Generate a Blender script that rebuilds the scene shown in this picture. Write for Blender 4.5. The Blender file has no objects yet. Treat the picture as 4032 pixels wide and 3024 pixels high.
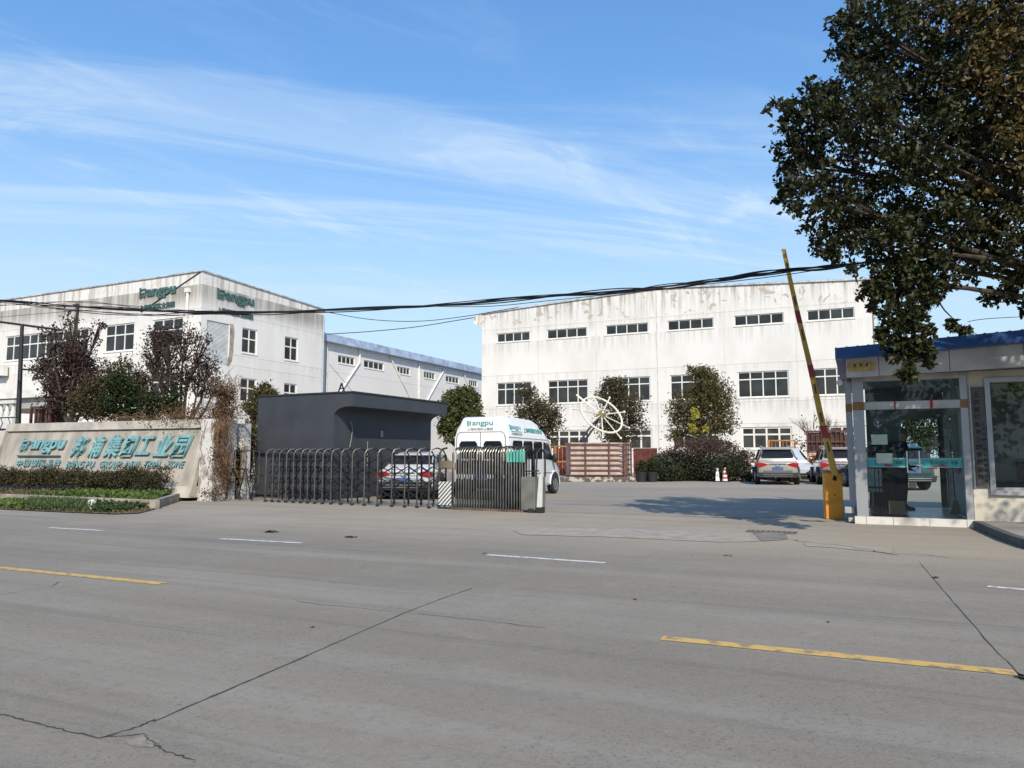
import bpy, bmesh, math, random
import numpy as np
from mathutils import Vector, Matrix
R = math.radians
rnd = random.Random(7)
nrg = np.random.default_rng(11)
scene = bpy.context.scene

# ------------------------------------------------------------------ camera
EYE = 1.3
PITCH = R(5.53)
cam_d = bpy.data.cameras.new('camera')
cam = bpy.data.objects.new('camera', cam_d)
scene.collection.objects.link(cam)
cam.location = (0, 0, EYE)
cam.rotation_euler = (R(90) + PITCH, 0, 0)
cam_d.sensor_width = 36
cam_d.lens = 26.0
cam_d.clip_start = 0.05
cam_d.clip_end = 3000
scene.camera = cam

# ------------------------------------------------------------------ world and sun
SUN_EL = R(37)
SUN_AZ = Vector((0.14, -0.99)).normalized()       # where the sun stands, seen from above
w = bpy.data.worlds.new('World')
scene.world = w
w.use_nodes = True
nt = w.node_tree
nt.nodes.clear()
N = nt.nodes.new
L = nt.links.new
out = N('ShaderNodeOutputWorld')
bg = N('ShaderNodeBackground')
bg.inputs['Strength'].default_value = 0.15
sky = N('ShaderNodeTexSky')
sky.sky_type = 'NISHITA'
sky.sun_disc = False
sky.sun_elevation = SUN_EL
sky.sun_rotation = math.atan2(SUN_AZ.x, SUN_AZ.y)
sky.air_density = 1.25
sky.dust_density = 0.35
sky.ozone_density = 3.0
hs = N('ShaderNodeHueSaturation')
hs.inputs['Saturation'].default_value = 1.58
hs.inputs['Value'].default_value = 1.62; hs.inputs['Hue'].default_value = 0.510
gm = N('ShaderNodeGamma'); gm.inputs[1].default_value = 0.64
L(sky.outputs[0], gm.inputs[0]); L(gm.outputs[0], hs.inputs['Color'])
tc = N('ShaderNodeTexCoord')
sep = N('ShaderNodeSeparateXYZ')
L(tc.outputs['Generated'], sep.inputs[0])
def wm(op, a, b=None, clamp=False):
    n = N('ShaderNodeMath'); n.operation = op; n.use_clamp = clamp
    for i, v in ((0, a), (1, b)):
        if v is None: continue
        if hasattr(v, 'links'): L(v, n.inputs[i])
        else: n.inputs[i].default_value = v
    return n.outputs[0]
zc = wm('ADD', wm('MAXIMUM', sep.outputs[2], 0.0), 0.10)
px = wm('DIVIDE', sep.outputs[0], zc)
py = wm('DIVIDE', sep.outputs[1], zc)
cmb = N('ShaderNodeCombineXYZ')
L(px, cmb.inputs[0]); L(py, cmb.inputs[1])
def wnoise(rot, sx, sy, scale, detail, rough, dist, off=(0, 0, 0)):
    m0 = N('ShaderNodeMapping'); m0.inputs['Rotation'].default_value = (0, 0, R(rot)); L(cmb.outputs[0], m0.inputs[0])
    m = N('ShaderNodeMapping')
    m.inputs['Scale'].default_value = (sx, sy, 1); m.inputs['Location'].default_value = off
    L(m0.outputs[0], m.inputs[0])
    n = N('ShaderNodeTexNoise'); n.inputs['Scale'].default_value = scale
    n.inputs['Detail'].default_value = detail; n.inputs['Roughness'].default_value = rough
    n.inputs['Distortion'].default_value = dist
    L(m.outputs[0], n.inputs['Vector'])
    return n.outputs['Fac']
def wmap(v, a, b, c=0.0, d=1.0):
    n = N('ShaderNodeMapRange'); n.interpolation_type = 'SMOOTHSTEP'
    for i, q in ((1, a), (2, b), (3, c), (4, d)): n.inputs[i].default_value = q
    L(v, n.inputs[0]); return n.outputs[0]
streak = wmap(wnoise(-17, 0.13, 1.0, 2.2, 10, 0.64, 0.8, (3.3, 1.2, 0)), 0.46, 0.66)
patch = wmap(wnoise(-12, 0.6, 1.0, 0.5, 4, 0.55, 0.5, (1.4, 0.35, 2)), 0.46, 0.64)
fine = wmap(wnoise(-40, 0.40, 1.0, 2.6, 10, 0.68, 1.1, (9, 4, 0)), 0.46, 0.74)
low = wmap(sep.outputs[2], 0.62, 0.30)          # more cirrus lower in the sky
c1_ = wm('MULTIPLY', wm('ADD', wm('MULTIPLY', streak, 0.7), wm('MULTIPLY', fine, 0.75)), patch)
c2_ = wm('MULTIPLY', streak, wm('MULTIPLY', low, 0.95))
cov = wm('ADD', c1_, c2_, True)
cov = wm('MULTIPLY', cov, wm('ADD', wm('MULTIPLY', low, 0.75), 0.18), True)
cov = wm('MULTIPLY', wm('MULTIPLY', cov, 0.80, True), wm('ADD', wm('MULTIPLY', fine, 0.5), 0.45), True)
mix = N('ShaderNodeMixRGB')
mix.inputs[2].default_value = (3.7, 4.35, 4.9, 1)
L(cov, mix.inputs[0]); L(hs.outputs[0], mix.inputs[1])
hz_ = N('ShaderNodeMixRGB'); hz_.inputs[2].default_value = (2.75, 3.65, 4.35, 1)
L(wmap(sep.outputs[2], 0.46, 0.0, 0.0, 0.92), hz_.inputs[0]); L(mix.outputs[0], hz_.inputs[1])
L(hz_.outputs[0], bg.inputs[0])
L(bg.outputs[0], out.inputs[0])

sun_d = bpy.data.lights.new('sun', 'SUN')
sun_d.energy = 3.3
sun_d.angle = R(0.6)
sun_d.color = (1.0, 0.91, 0.77)
sun = bpy.data.objects.new('sun', sun_d)
scene.collection.objects.link(sun)
sd = Vector((SUN_AZ.x * math.cos(SUN_EL), SUN_AZ.y * math.cos(SUN_EL), math.sin(SUN_EL)))
sun.rotation_euler = sd.to_track_quat('Z', 'Y').to_euler()
sun.location = (10, -20, 30)

scene.view_settings.view_transform = 'Standard'
scene.view_settings.look = 'None'
scene.view_settings.exposure = 0.50
scene.view_settings.gamma = 1.0
scene.cycles.max_bounces = 8
scene.cycles.transparent_max_bounces = 16

# ------------------------------------------------------------------ measuring helpers (photo columns/rows -> places)
PX = 4032 / 2212
def ray(x, y):
    dx = (x * PX - 2016) / 2912
    dy = (1512 - y * PX) / 2912
    return Vector((dx, math.cos(PITCH) - dy * math.sin(PITCH), math.sin(PITCH) + dy * math.cos(PITCH)))
def G(x, y, z=0.0):
    d = ray(x, y); t = (z - EYE) / d.z
    return Vector((d.x * t, d.y * t, z))
def P(x, y, Y):
    d = ray(x, y); t = Y / d.y
    return Vector((d.x * t, Y, EYE + d.z * t))
class Frame:
    """a vertical plane through o running at angle a; local x along it, local -y towards the viewer"""
    def __init__(s, o, deg):
        s.o = Vector((o[0], o[1], 0)); s.a = R(deg)
        s.dir = Vector((math.cos(s.a), math.sin(s.a), 0)); s.n = Vector((-math.sin(s.a), math.cos(s.a), 0))
    def hit(s, x, y, off=0.0):
        d = ray(x, y); o = s.o + s.n * off
        den = d.x * s.n.x + d.y * s.n.y
        t = (o.x * s.n.x + o.y * s.n.y) / den
        p = Vector((d.x * t, d.y * t, EYE + d.z * t))
        return (p - s.o).dot(s.dir), p.z
    def loc(s, p):
        q = Vector(p) - s.o
        return Vector((q.dot(s.dir), q.dot(s.n), p[2]))
def c5(x, y): return ((1800 + x * .7685) / PX, (1050 + y * .7685) / PX)
def c1(x, y): return ((x * .66293) / PX, (1000 + y * .66293) / PX)
def cr(x0, y0, s): return lambda x, y: ((x0 + x * s) / PX, (y0 + y * s) / PX)
c5b = cr(1200, 1250, .36166)
c3 = cr(800, 1450, .45208)
c4 = cr(1600, 1500, .36166)
c2 = cr(0, 1600, .40687)
c7 = cr(3250, 1250, .54268)
c6 = cr(0, 1200, .40687)
cg = cr(3300, 1500, .3616)
c8 = cr(2100, 1500, .5425)

# ------------------------------------------------------------------ materials
MATS = {}
def mat(name, col, rough=0.6, metal=0.0, var=0.12, scale=2.0, bump=0.0, bscale=25.0, spec=0.5, col2=None,
        lo=0.35, hi=0.65, detail=5, stretch=(1, 1, 1), coat=0.0):
    if name in MATS: return MATS[name]
    m = bpy.data.materials.new(name); m.use_nodes = True
    t = m.node_tree; n = t.nodes; l = t.links
    b = n['Principled BSDF']
    b.inputs['Roughness'].default_value = rough
    b.inputs['Metallic'].default_value = metal
    b.inputs['Specular IOR Level'].default_value = spec
    b.inputs['Coat Weight'].default_value = coat
    if col2 is None:
        c0 = [max(0, c * (1 - var)) for c in col[:3]]; c1x = [min(1, c * (1 + var)) for c in col[:3]]
    else: c0, c1x = col[:3], col2[:3]
    tcn = n.new('ShaderNodeTexCoord'); mp = n.new('ShaderNodeMapping'); mp.inputs['Scale'].default_value = stretch
    l.new(tcn.outputs['Object'], mp.inputs[0])
    no = n.new('ShaderNodeTexNoise'); no.inputs['Scale'].default_value = scale; no.inputs['Detail'].default_value = detail
    l.new(mp.outputs[0], no.inputs['Vector'])
    cr_ = n.new('ShaderNodeValToRGB')
    cr_.color_ramp.elements[0].position = lo; cr_.color_ramp.elements[0].color = (*c0, 1)
    cr_.color_ramp.elements[1].position = hi; cr_.color_ramp.elements[1].color = (*c1x, 1)
    l.new(no.outputs['Fac'], cr_.inputs[0]); l.new(cr_.outputs[0], b.inputs['Base Color'])
    if bump:
        n2 = n.new('ShaderNodeTexNoise'); n2.inputs['Scale'].default_value = bscale; n2.inputs['Detail'].default_value = 6
        l.new(tcn.outputs['Object'], n2.inputs['Vector'])
        bp = n.new('ShaderNodeBump'); bp.inputs['Strength'].default_value = bump; bp.inputs['Distance'].default_value = 0.02
        l.new(n2.outputs['Fac'], bp.inputs['Height']); l.new(bp.outputs[0], b.inputs['Normal'])
    MATS[name] = m
    return m

def wall_mat(name, base, grime, ztop, reach=3.0, amount=0.6, seams=(), band=None, peel=0.0, drips=(), vseams=()):
    """weathered render: streaks run down from the top edge, blotches, peeled patches, panel joints at given heights"""
    m = bpy.data.materials.new(name); m.use_nodes = True
    t = m.node_tree; n = t.nodes; l = t.links
    b = n['Principled BSDF']; b.inputs['Roughness'].default_value = 0.85; b.inputs['Specular IOR Level'].default_value = 0.25
    tcn = n.new('ShaderNodeTexCoord'); s = n.new('ShaderNodeSeparateXYZ'); l.new(tcn.outputs['Object'], s.inputs[0])
    def M2(op, a, b_=None, c_=None, clamp=False):
        q = n.new('ShaderNodeMath'); q.operation = op; q.use_clamp = clamp
        for i, v in ((0, a), (1, b_), (2, c_)):
            if v is None: continue
            if hasattr(v, 'links'): l.new(v, q.inputs[i])
            else: q.inputs[i].default_value = v
        return q.outputs[0]
    def NZ(sc, st, det=6, dist=0.0, off=(0, 0, 0)):
        mp = n.new('ShaderNodeMapping'); mp.inputs['Scale'].default_value = st; mp.inputs['Location'].default_value = off
        l.new(tcn.outputs['Object'], mp.inputs[0])
        q = n.new('ShaderNodeTexNoise'); q.inputs['Scale'].default_value = sc; q.inputs['Detail'].default_value = det
        q.inputs['Distortion'].default_value = dist; q.inputs['Roughness'].default_value = 0.62
        l.new(mp.outputs[0], q.inputs['Vector']); return q.outputs['Fac']
    def MR(v, a, b_, c_=0.0, d_=1.0):
        q = n.new('ShaderNodeMapRange'); q.interpolation_type = 'SMOOTHSTEP'
        for i, k in ((1, a), (2, b_), (3, c_), (4, d_)): q.inputs[i].default_value = k
        l.new(v, q.inputs[0]); return q.outputs[0]
    def MX(f, a, b_):
        q = n.new('ShaderNodeMixRGB')
        for i, v in ((0, f), (1, a), (2, b_)):
            if hasattr(v, 'links'): l.new(v, q.inputs[i])
            elif i == 0: q.inputs[i].default_value = v
            else: q.inputs[i].default_value = (*v, 1)
        return q.outputs[0]
    top = MR(s.outputs[2], ztop - reach, ztop)
    st = MR(NZ(1.6, (1.5, 1.5, 0.10), 7), 0.44, 0.66)
    bl = MR(NZ(0.35, (1, 1, 0.6), 6, 0.3), 0.40, 0.72)
    f1 = M2('MULTIPLY', M2('MULTIPLY', st, top), amount, clamp=True)
    f2 = M2('MULTIPLY', M2('MULTIPLY', bl, 0.20), amount)
    sp = MR(NZ(5.0, (1, 1, 1), 8), 0.60, 0.72)
    f3 = M2('MULTIPLY', M2('MULTIPLY', sp, top), amount * 0.8)
    col = MX(f2, base, grime)
    col = MX(f1, col, grime)
    col = MX(f3, col, [g * 0.7 for g in grime])
    if band:
        z0, z1, k = band
        inb = M2('MULTIPLY', MR(s.outputs[2], z0, z0 + 1.6), MR(s.outputs[2], z1, z1 - 0.06))
        vs = MR(NZ(1.0, (1.3, 1.3, 0.05), 5, 0, (5, 3, 0)), 0.30, 0.62, 0.25, 1.0)
        col = MX(M2('MULTIPLY', M2('MULTIPLY', inb, vs), k), col, [g * 0.95 for g in grime])
    if peel:
        pz = M2('MULTIPLY', MR(s.outputs[2], ztop - 2.4, ztop - 1.4), MR(NZ(0.9, (1, 1, 1.1), 3, 1.6, (2, 7, 1)), 0.60, 0.62))
        col = MX(M2('MULTIPLY', pz, peel), col, (0.42, 0.38, 0.32))
    for z in seams:
        c = M2('COMPARE', s.outputs[2], z, 0.022)
        col = MX(M2('MULTIPLY', c, 0.45), col, grime)
        dr = M2('MULTIPLY', MR(s.outputs[2], z - 1.1, z), M2('LESS_THAN', s.outputs[2], z))
        col = MX(M2('MULTIPLY', M2('MULTIPLY', dr, st), 0.28 * amount), col, grime)
    for z in drips:
        dr = M2('MULTIPLY', MR(s.outputs[2], z - 1.6, z, 0.0, 1.0), M2('LESS_THAN', s.outputs[2], z))
        dn = MR(NZ(2.2, (2.0, 2.0, 0.06), 6, 0, (1, 4, 2)), 0.42, 0.62)
        col = MX(M2('MULTIPLY', M2('MULTIPLY', dr, dn), 0.34), col, grime)
    for x in vseams:
        col = MX(M2('MULTIPLY', M2('COMPARE', s.outputs[0], x, 0.02), 0.35), col, grime)
    l.new(col, b.inputs['Base Color'])
    bp = n.new('ShaderNodeBump'); bp.inputs['Strength'].default_value = 0.25; bp.inputs['Distance'].default_value = 0.03
    l.new(NZ(3.0, (1, 1, 1), 8), bp.inputs['Height']); l.new(bp.outputs[0], b.inputs['Normal'])
    return m

def leaf_mat(name, cols, trans=0.25, rough=0.5):
    m = bpy.data.materials.new(name); m.use_nodes = True
    t = m.node_tree; n = t.nodes; l = t.links
    b = n['Principled BSDF']; b.inputs['Roughness'].default_value = rough; b.inputs['Specular IOR Level'].default_value = 0.18
    g = n.new('ShaderNodeNewGeometry'); r = n.new('ShaderNodeValToRGB')
    e = r.color_ramp.elements
    e[0].position = 0; e[0].color = (*cols[0], 1); e[1].position = 1; e[1].color = (*cols[-1], 1)
    for i, c in enumerate(cols[1:-1]):
        q = e.new((i + 1) / (len(cols) - 1)); q.color = (*c, 1)
    l.new(g.outputs['Random Per Island'], r.inputs[0])
    l.new(r.outputs[0], b.inputs['Base Color'])
    tr = n.new('ShaderNodeBsdfTranslucent'); l.new(r.outputs[0], tr.inputs[0])
    mx = n.new('ShaderNodeMixShader'); mx.inputs[0].default_value = trans
    l.new(b.outputs[0], mx.inputs[1]); l.new(tr.outputs[0], mx.inputs[2])
    l.new(mx.outputs[0], n['Material Output'].inputs['Surface'])
    return m

def glass_mat(name, tint=(0.9, 0.97, 0.95), rough=0.0, refl=1.0):
    m = bpy.data.materials.new(name); m.use_nodes = True
    t = m.node_tree; n = t.nodes; l = t.links; n.remove(n['Principled BSDF'])
    gl = n.new('ShaderNodeBsdfGlossy'); gl.inputs['Roughness'].default_value = 0.02; gl.inputs['Color'].default_value = (refl, refl, refl, 1)
    tp = n.new('ShaderNodeBsdfTransparent'); tp.inputs[0].default_value = (*tint, 1)
    fr = n.new('ShaderNodeFresnel'); fr.inputs[0].default_value = 1.5
    mx = n.new('ShaderNodeMixShader'); l.new(fr.outputs[0], mx.inputs[0])
    l.new(tp.outputs[0], mx.inputs[1]); l.new(gl.outputs[0], mx.inputs[2])
    l.new(mx.outputs[0], n['Material Output'].inputs['Surface'])
    return m

# ------------------------------------------------------------------ mesh helpers
class MB:
    def __init__(s): s.v = []; s.f = []; s.mi = []; s.k = 0; s.M = None
    def add(s, vs, fs):
        o = len(s.v)
        for p in vs:
            p = Vector(p)
            if s.M is not None: p = s.M @ p
            s.v.append(p)
        for f in fs: s.f.append([i + o for i in f]); s.mi.append(s.k)
    def box(s, x0, x1, y0, y1, z0, z1):
        s.add([(x0, y0, z0), (x1, y0, z0), (x1, y1, z0), (x0, y1, z0), (x0, y0, z1), (x1, y0, z1), (x1, y1, z1), (x0, y1, z1)],
              [(0, 3, 2, 1), (4, 5, 6, 7), (0, 1, 5, 4), (1, 2, 6, 5), (2, 3, 7, 6), (3, 0, 4, 7)])
        return s
    def quad(s, *p): s.add(p, [tuple(range(len(p)))]); return s
    def prism(s, poly, a, b, axis='y'):
        n_ = len(poly)
        mk = {'y': lambda p, t: (p[0], t, p[1]), 'x': lambda p, t: (t, p[0], p[1]), 'z': lambda p, t: (p[0], p[1], t)}[axis]
        vs = [mk(p, a) for p in poly] + [mk(p, b) for p in poly]
        fs = [tuple(range(n_))[::-1], tuple(range(n_, 2 * n_))]
        for i in range(n_):
            j = (i + 1) % n_; fs.append((i, j, n_ + j, n_ + i))
        s.add(vs, fs); return s
    def tube(s, pts, r, n_=6, cap=True):
        pts = [Vector(p) for p in pts]
        rs = r if isinstance(r, (list, tuple)) else [r] * len(pts)
        vs = []; fs = []; up = None
        for i, p in enumerate(pts):
            d = (pts[min(i + 1, len(pts) - 1)] - pts[max(i - 1, 0)]).normalized()
            if up is None: up = Vector((0, 0, 1)) if abs(d.z) < 0.9 else Vector((1, 0, 0))
            a = d.cross(up)
            if a.length < 1e-4: a = d.orthogonal()
            a.normalize(); b = a.cross(d).normalized(); up = b
            for k in range(n_):
                t = 2 * math.pi * k / n_
                vs.append(p + (a * math.cos(t) + b * math.sin(t)) * rs[i])
        for i in range(len(pts) - 1):
            for k in range(n_):
                j = (k + 1) % n_
                fs.append((i * n_ + k, i * n_ + j, (i + 1) * n_ + j, (i + 1) * n_ + k))
        if cap: fs.append(tuple(range(n_))[::-1]); fs.append(tuple(range((len(pts) - 1) * n_, len(pts) * n_)))
        s.add(vs, fs); return s
    def bar(s, a, b, wx, wy, up=(0, 0, 1)):
        a = Vector(a); b = Vector(b); d = (b - a).normalized(); u = Vector(up)
        x = d.cross(u)
        if x.length < 1e-4: x = d.orthogonal()
        x.normalize(); y = x.cross(d).normalized()
        c = [(-1, -1), (1, -1), (1, 1), (-1, 1)]
        vs = [p + x * (i * wx / 2) + y * (j * wy / 2) for p in (a, b) for i, j in c]
        s.add(vs, [(0, 1, 2, 3), (7, 6, 5, 4), (0, 4, 5, 1), (1, 5, 6, 2), (2, 6, 7, 3), (3, 7, 4, 0)]); return s
    def loft(s, rings, cap=True, closed=True):
        n_ = len(rings[0]); vs = [p for r in rings for p in r]; fs = []
        for i in range(len(rings) - 1):
            for k in range(n_ if closed else n_ - 1):
                j = (k + 1) % n_
                fs.append((i * n_ + k, i * n_ + j, (i + 1) * n_ + j, (i + 1) * n_ + k))
        if cap: fs.append(tuple(range(n_))[::-1]); fs.append(tuple(range((len(rings) - 1) * n_, len(rings) * n_)))
        s.add(vs, fs); return s
    def ball(s, c, r, n_=10, m_=6, sx=1, sy=1, sz=1):
        c = Vector(c); vs = [c + Vector((0, 0, -r * sz))]; fs = []
        for i in range(1, m_):
            t = math.pi * i / m_
            for k in range(n_):
                a = 2 * math.pi * k / n_
                vs.append(c + Vector((math.sin(t) * math.cos(a) * r * sx, math.sin(t) * math.sin(a) * r * sy, -math.cos(t) * r * sz)))
        vs.append(c + Vector((0, 0, r * sz)))
        for k in range(n_): fs.append((0, 1 + (k + 1) % n_, 1 + k))
        for i in range(m_ - 2):
            for k in range(n_):
                j = (k + 1) % n_; a = 1 + i * n_; fs.append((a + k, a + j, a + n_ + j, a + n_ + k))
        a = 1 + (m_ - 2) * n_; e = len(vs) - 1
        for k in range(n_): fs.append((a + k, a + (k + 1) % n_, e))
        s.add(vs, fs); return s
    def build(s, name, mats, parent=None, smooth=None, bevel=0, fix=True):
        me = bpy.data.meshes.new(name)
        me.from_pydata([tuple(p) for p in s.v], [], s.f)
        if not isinstance(mats, (list, tuple)): mats = [mats]
        for m in mats: me.materials.append(m)
        if len(mats) > 1: me.polygons.foreach_set('material_index', s.mi)
        if fix:
            bm = bmesh.new(); bm.from_mesh(me); bmesh.ops.recalc_face_normals(bm, faces=bm.faces); bm.to_mesh(me); bm.free()
        if smooth is not None:
            me.shade_smooth()
            me.set_sharp_from_angle(angle=R(smooth))
        o = bpy.data.objects.new(name, me)
        scene.collection.objects.link(o)
        if parent is not None: o.parent = parent
        if bevel:
            b = o.modifiers.new('bevel', 'BEVEL'); b.width = bevel; b.segments = 2; b.limit_method = 'ANGLE'
        return o
def thing(name, label, cat, loc=(0, 0, 0), rz=0.0, group=None):
    o = bpy.data.objects.new(name, None); scene.collection.objects.link(o)
    o.location = loc; o.rotation_euler = (0, 0, rz); o.empty_display_size = 0.2
    return tag(o, label, cat, group)
def tag(o, label, cat=None, group=None, kind=None):
    o['label'] = label
    if cat: o['category'] = cat
    if group: o['group'] = group
    if kind: o['kind'] = kind
    return o
def struct(o, kind='structure'):
    o['kind'] = kind; return o
def kids(o): return [c for c in scene.collection.objects if c.parent == o]
def dup(o, parent=None, label=None):
    c = o.copy(); scene.collection.objects.link(c)
    if parent is not None: c.parent = parent
    for k in kids(o): dup(k, c)
    if label: c['label'] = label
    return c

def wall_holes(mb, u0, u1, z0, top, holes, y=0.0, depth=0.14, M=None):
    """vertical wall with real openings and reveals; top is a number or a function of u"""
    old = mb.M; mb.M = M if old is None else (old @ M if M is not None else old)
    tf = top if callable(top) else (lambda u: top)
    us = sorted({u0, u1, *[h[0] for h in holes], *[h[1] for h in holes], *([u0 + (u1 - u0) * k / 12 for k in range(1, 12)] if callable(top) else [])})
    us = [u for u in us if u0 <= u <= u1]
    zs = sorted({z0, *[h[2] for h in holes], *[h[3] for h in holes]})
    for i in range(len(us) - 1):
        a, b = us[i], us[i + 1]; c = (a + b) / 2
        for j in range(len(zs)):
            za = zs[j]; zb = zs[j + 1] if j + 1 < len(zs) else None
            if zb is not None:
                zm = (za + zb) / 2
                if any(h[0] <= c <= h[1] and h[2] <= zm <= h[3] for h in holes): continue
                mb.quad((a, y, za), (b, y, za), (b, y, zb), (a, y, zb))
            else: mb.quad((a, y, za), (b, y, za), (b, y, tf(b)), (a, y, tf(a)))
    for h in holes:
        a, b, c, d = h[:4]; e = y + depth
        mb.quad((a, y, c), (b, y, c), (b, e, c), (a, e, c)); mb.quad((a, y, d), (a, e, d), (b, e, d), (b, y, d))
        mb.quad((a, y, c), (a, e, c), (a, e, d), (a, y, d)); mb.quad((b, y, c), (b, y, d), (b, e, d), (b, e, c))
    mb.M = old

def window(parent, h, cols, split, frame_m, pane_m, M=None, depth=0.14, t=0.075, sill=True):
    a, b, c, d = h[:4]
    mb = MB(); mb.M = M; y0, y1 = depth - 0.07, depth - 0.002
    mb.box(a + .002, a + t, y0, y1, c, d); mb.box(b - t, b - .002, y0, y1, c, d)
    mb.box(a + t, b - t, y0, y1, c, c + t); mb.box(a + t, b - t, y0, y1, d - t, d)
    for k in range(1, cols):
        u = a + (b - a) * k / cols; mb.box(u - t / 2, u + t / 2, y0 + .004, y1, c + t, d - t)
    if split:
        z = c + (d - c) * split; mb.box(a + t, b - t, y0 + .008, y1 - .01, z - t / 2, z + t / 2)
    if sill: mb.box(a - .06, b + .06, -0.05, y0 - .003, c - .07, c - .004)
    f = mb.build('window', frame_m, parent)
    p = MB(); p.M = M; p.quad((a, depth - .03, c), (b, depth - .03, c), (b, depth - .03, d), (a, depth - .03, d))
    p.build('pane', pane_m, f, fix=False)
    return f

def text_mesh(name, s, size, ext, m, parent, M, bold=0.0, align='LEFT', shear=0.0, sx=1.0, spacing=1.0, fit=None):
    cu = bpy.data.curves.new('tx', 'FONT'); cu.body = s; cu.size = size; cu.extrude = ext; cu.offset = bold
    cu.align_x = align; cu.shear = shear; cu.space_character = spacing; cu.resolution_u = 4
    to = bpy.data.objects.new('tx', cu); scene.collection.objects.link(to)
    dg = bpy.context.evaluated_depsgraph_get(); dg.update()
    me = bpy.data.meshes.new_from_object(to.evaluated_get(dg))
    bpy.data.objects.remove(to); bpy.data.curves.remove(cu)
    me.name = name
    if fit and len(me.vertices):
        xs = [v.co.x for v in me.vertices]; ys = [v.co.y for v in me.vertices]
        fw, fh = fit; kx = fw / (max(xs) - min(xs)); ky = fh / (max(ys) - min(ys)) if fh else 1
        x0, y0 = min(xs), (min(ys) if fh else 0)
        for v in me.vertices: v.co.x = (v.co.x - x0) * kx; v.co.y = (v.co.y - y0) * ky
    # text plane (x right, y up, z towards viewer) -> local (x, -y out, z up)
    T = Matrix(((1, 0, 0, 0), (0, 0, -1, 0), (0, 1, 0, 0), (0, 0, 0, 1)))
    me.transform(M @ T)
    me.materials.clear(); me.materials.append(m)
    o = bpy.data.objects.new(name, me); scene.collection.objects.link(o); o.parent = parent
    return o
def TR(x, y, z): return Matrix.Translation((x, y, z))

def logo_b(mb, x, z, h, y0, y1, lean=0.0):
    """the mark in front of the word: an open square B with a forked leg"""
    def q(pts): mb.prism([(x + p[0] * h + p[1] * h * lean, z + p[1] * h) for p in pts], y0, y1)
    q([(0, 0), (.14, 0), (.14, 1), (0, 1)]); q([(.14, .87), (.78, .87), (.90, .80), (.14, .80)][:3] + [(.14, .74)])
    q([(.72, .87), (.90, .80), (.88, .52), (.74, .46), (.74, .74)])
    q([(.14, .50), (.60, .50), (.66, .40), (.14, .40)])
    q([(.38, .36), (.50, .36), (.42, .10), (.26, .02), (.24, .12), (.32, .16)])
    q([(.60, .44), (.74, .46), (.80, .30), (.78, .12), (.62, .0), (.52, .0), (.66, .16), (.68, .28)])
    q([(.14, 0), (.30, 0), (.22, .10), (.14, .10)])

# leaves --------------------------------------------------------------------------------------
def leaf_obj(name, pts, size, m, parent=None, aspect=0.55, jitter=0.35, droop=0.3, nrm=None):
    n_ = len(pts); pts = np.asarray(pts)
    a = nrg.normal(size=(n_, 3)); a[:, 2] -= droop; a /= np.linalg.norm(a, axis=1)[:, None]
    r = nrg.normal(size=(n_, 3)); b = np.cross(a, r); b /= np.linalg.norm(b, axis=1)[:, None]
    c = np.cross(a, b)
    s = size * (1 + jitter * (nrg.random(n_) * 2 - 1))
    A = a * s[:, None]; B = b * (s * aspect / 2)[:, None]; C = c * (s * 0.12)[:, None]
    v = np.empty((n_, 4, 3)); v[:, 0] = pts; v[:, 1] = pts + A * .45 + B + C; v[:, 2] = pts + A; v[:, 3] = pts + A * .45 - B + C
    me = bpy.data.meshes.new(name)
    me.vertices.add(n_ * 4); me.vertices.foreach_set('co', v.reshape(-1))
    idx = (np.arange(n_) * 4)[:, None] + np.array([0, 1, 2, 0, 2, 3])[None]
    me.loops.add(n_ * 6); me.loops.foreach_set('vertex_index', idx.reshape(-1).astype(np.int32))
    me.polygons.add(n_ * 2); me.polygons.foreach_set('loop_start', np.arange(n_ * 2, dtype=np.int32) * 3)
    me.update(calc_edges=True); me.validate()
    me.materials.append(m)
    o = bpy.data.objects.new(name, me); scene.collection.objects.link(o)
    if parent is not None: o.parent = parent
    return o
def blob_pts(blobs, clump=0.16, per=14, shell=0.6):
    """blobs: (x,y,z, rx,ry,rz, n). leaves gathered in small clumps through the blob's volume"""
    out_ = []
    for (x, y, z, rx, ry, rz, n_) in blobs:
        k = max(3, int(n_ / per))
        d = nrg.normal(size=(k, 3)); d /= np.linalg.norm(d, axis=1)[:, None]
        rad = nrg.random(k) ** shell
        c = d * rad[:, None]
        i = nrg.integers(0, k, n_)
        p = c[i] * np.array([rx, ry, rz]) + nrg.normal(size=(n_, 3)) * clump * (rx + rz) / 2
        out_.append(p + np.array([x, y, z]))
    return np.concatenate(out_)
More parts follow.
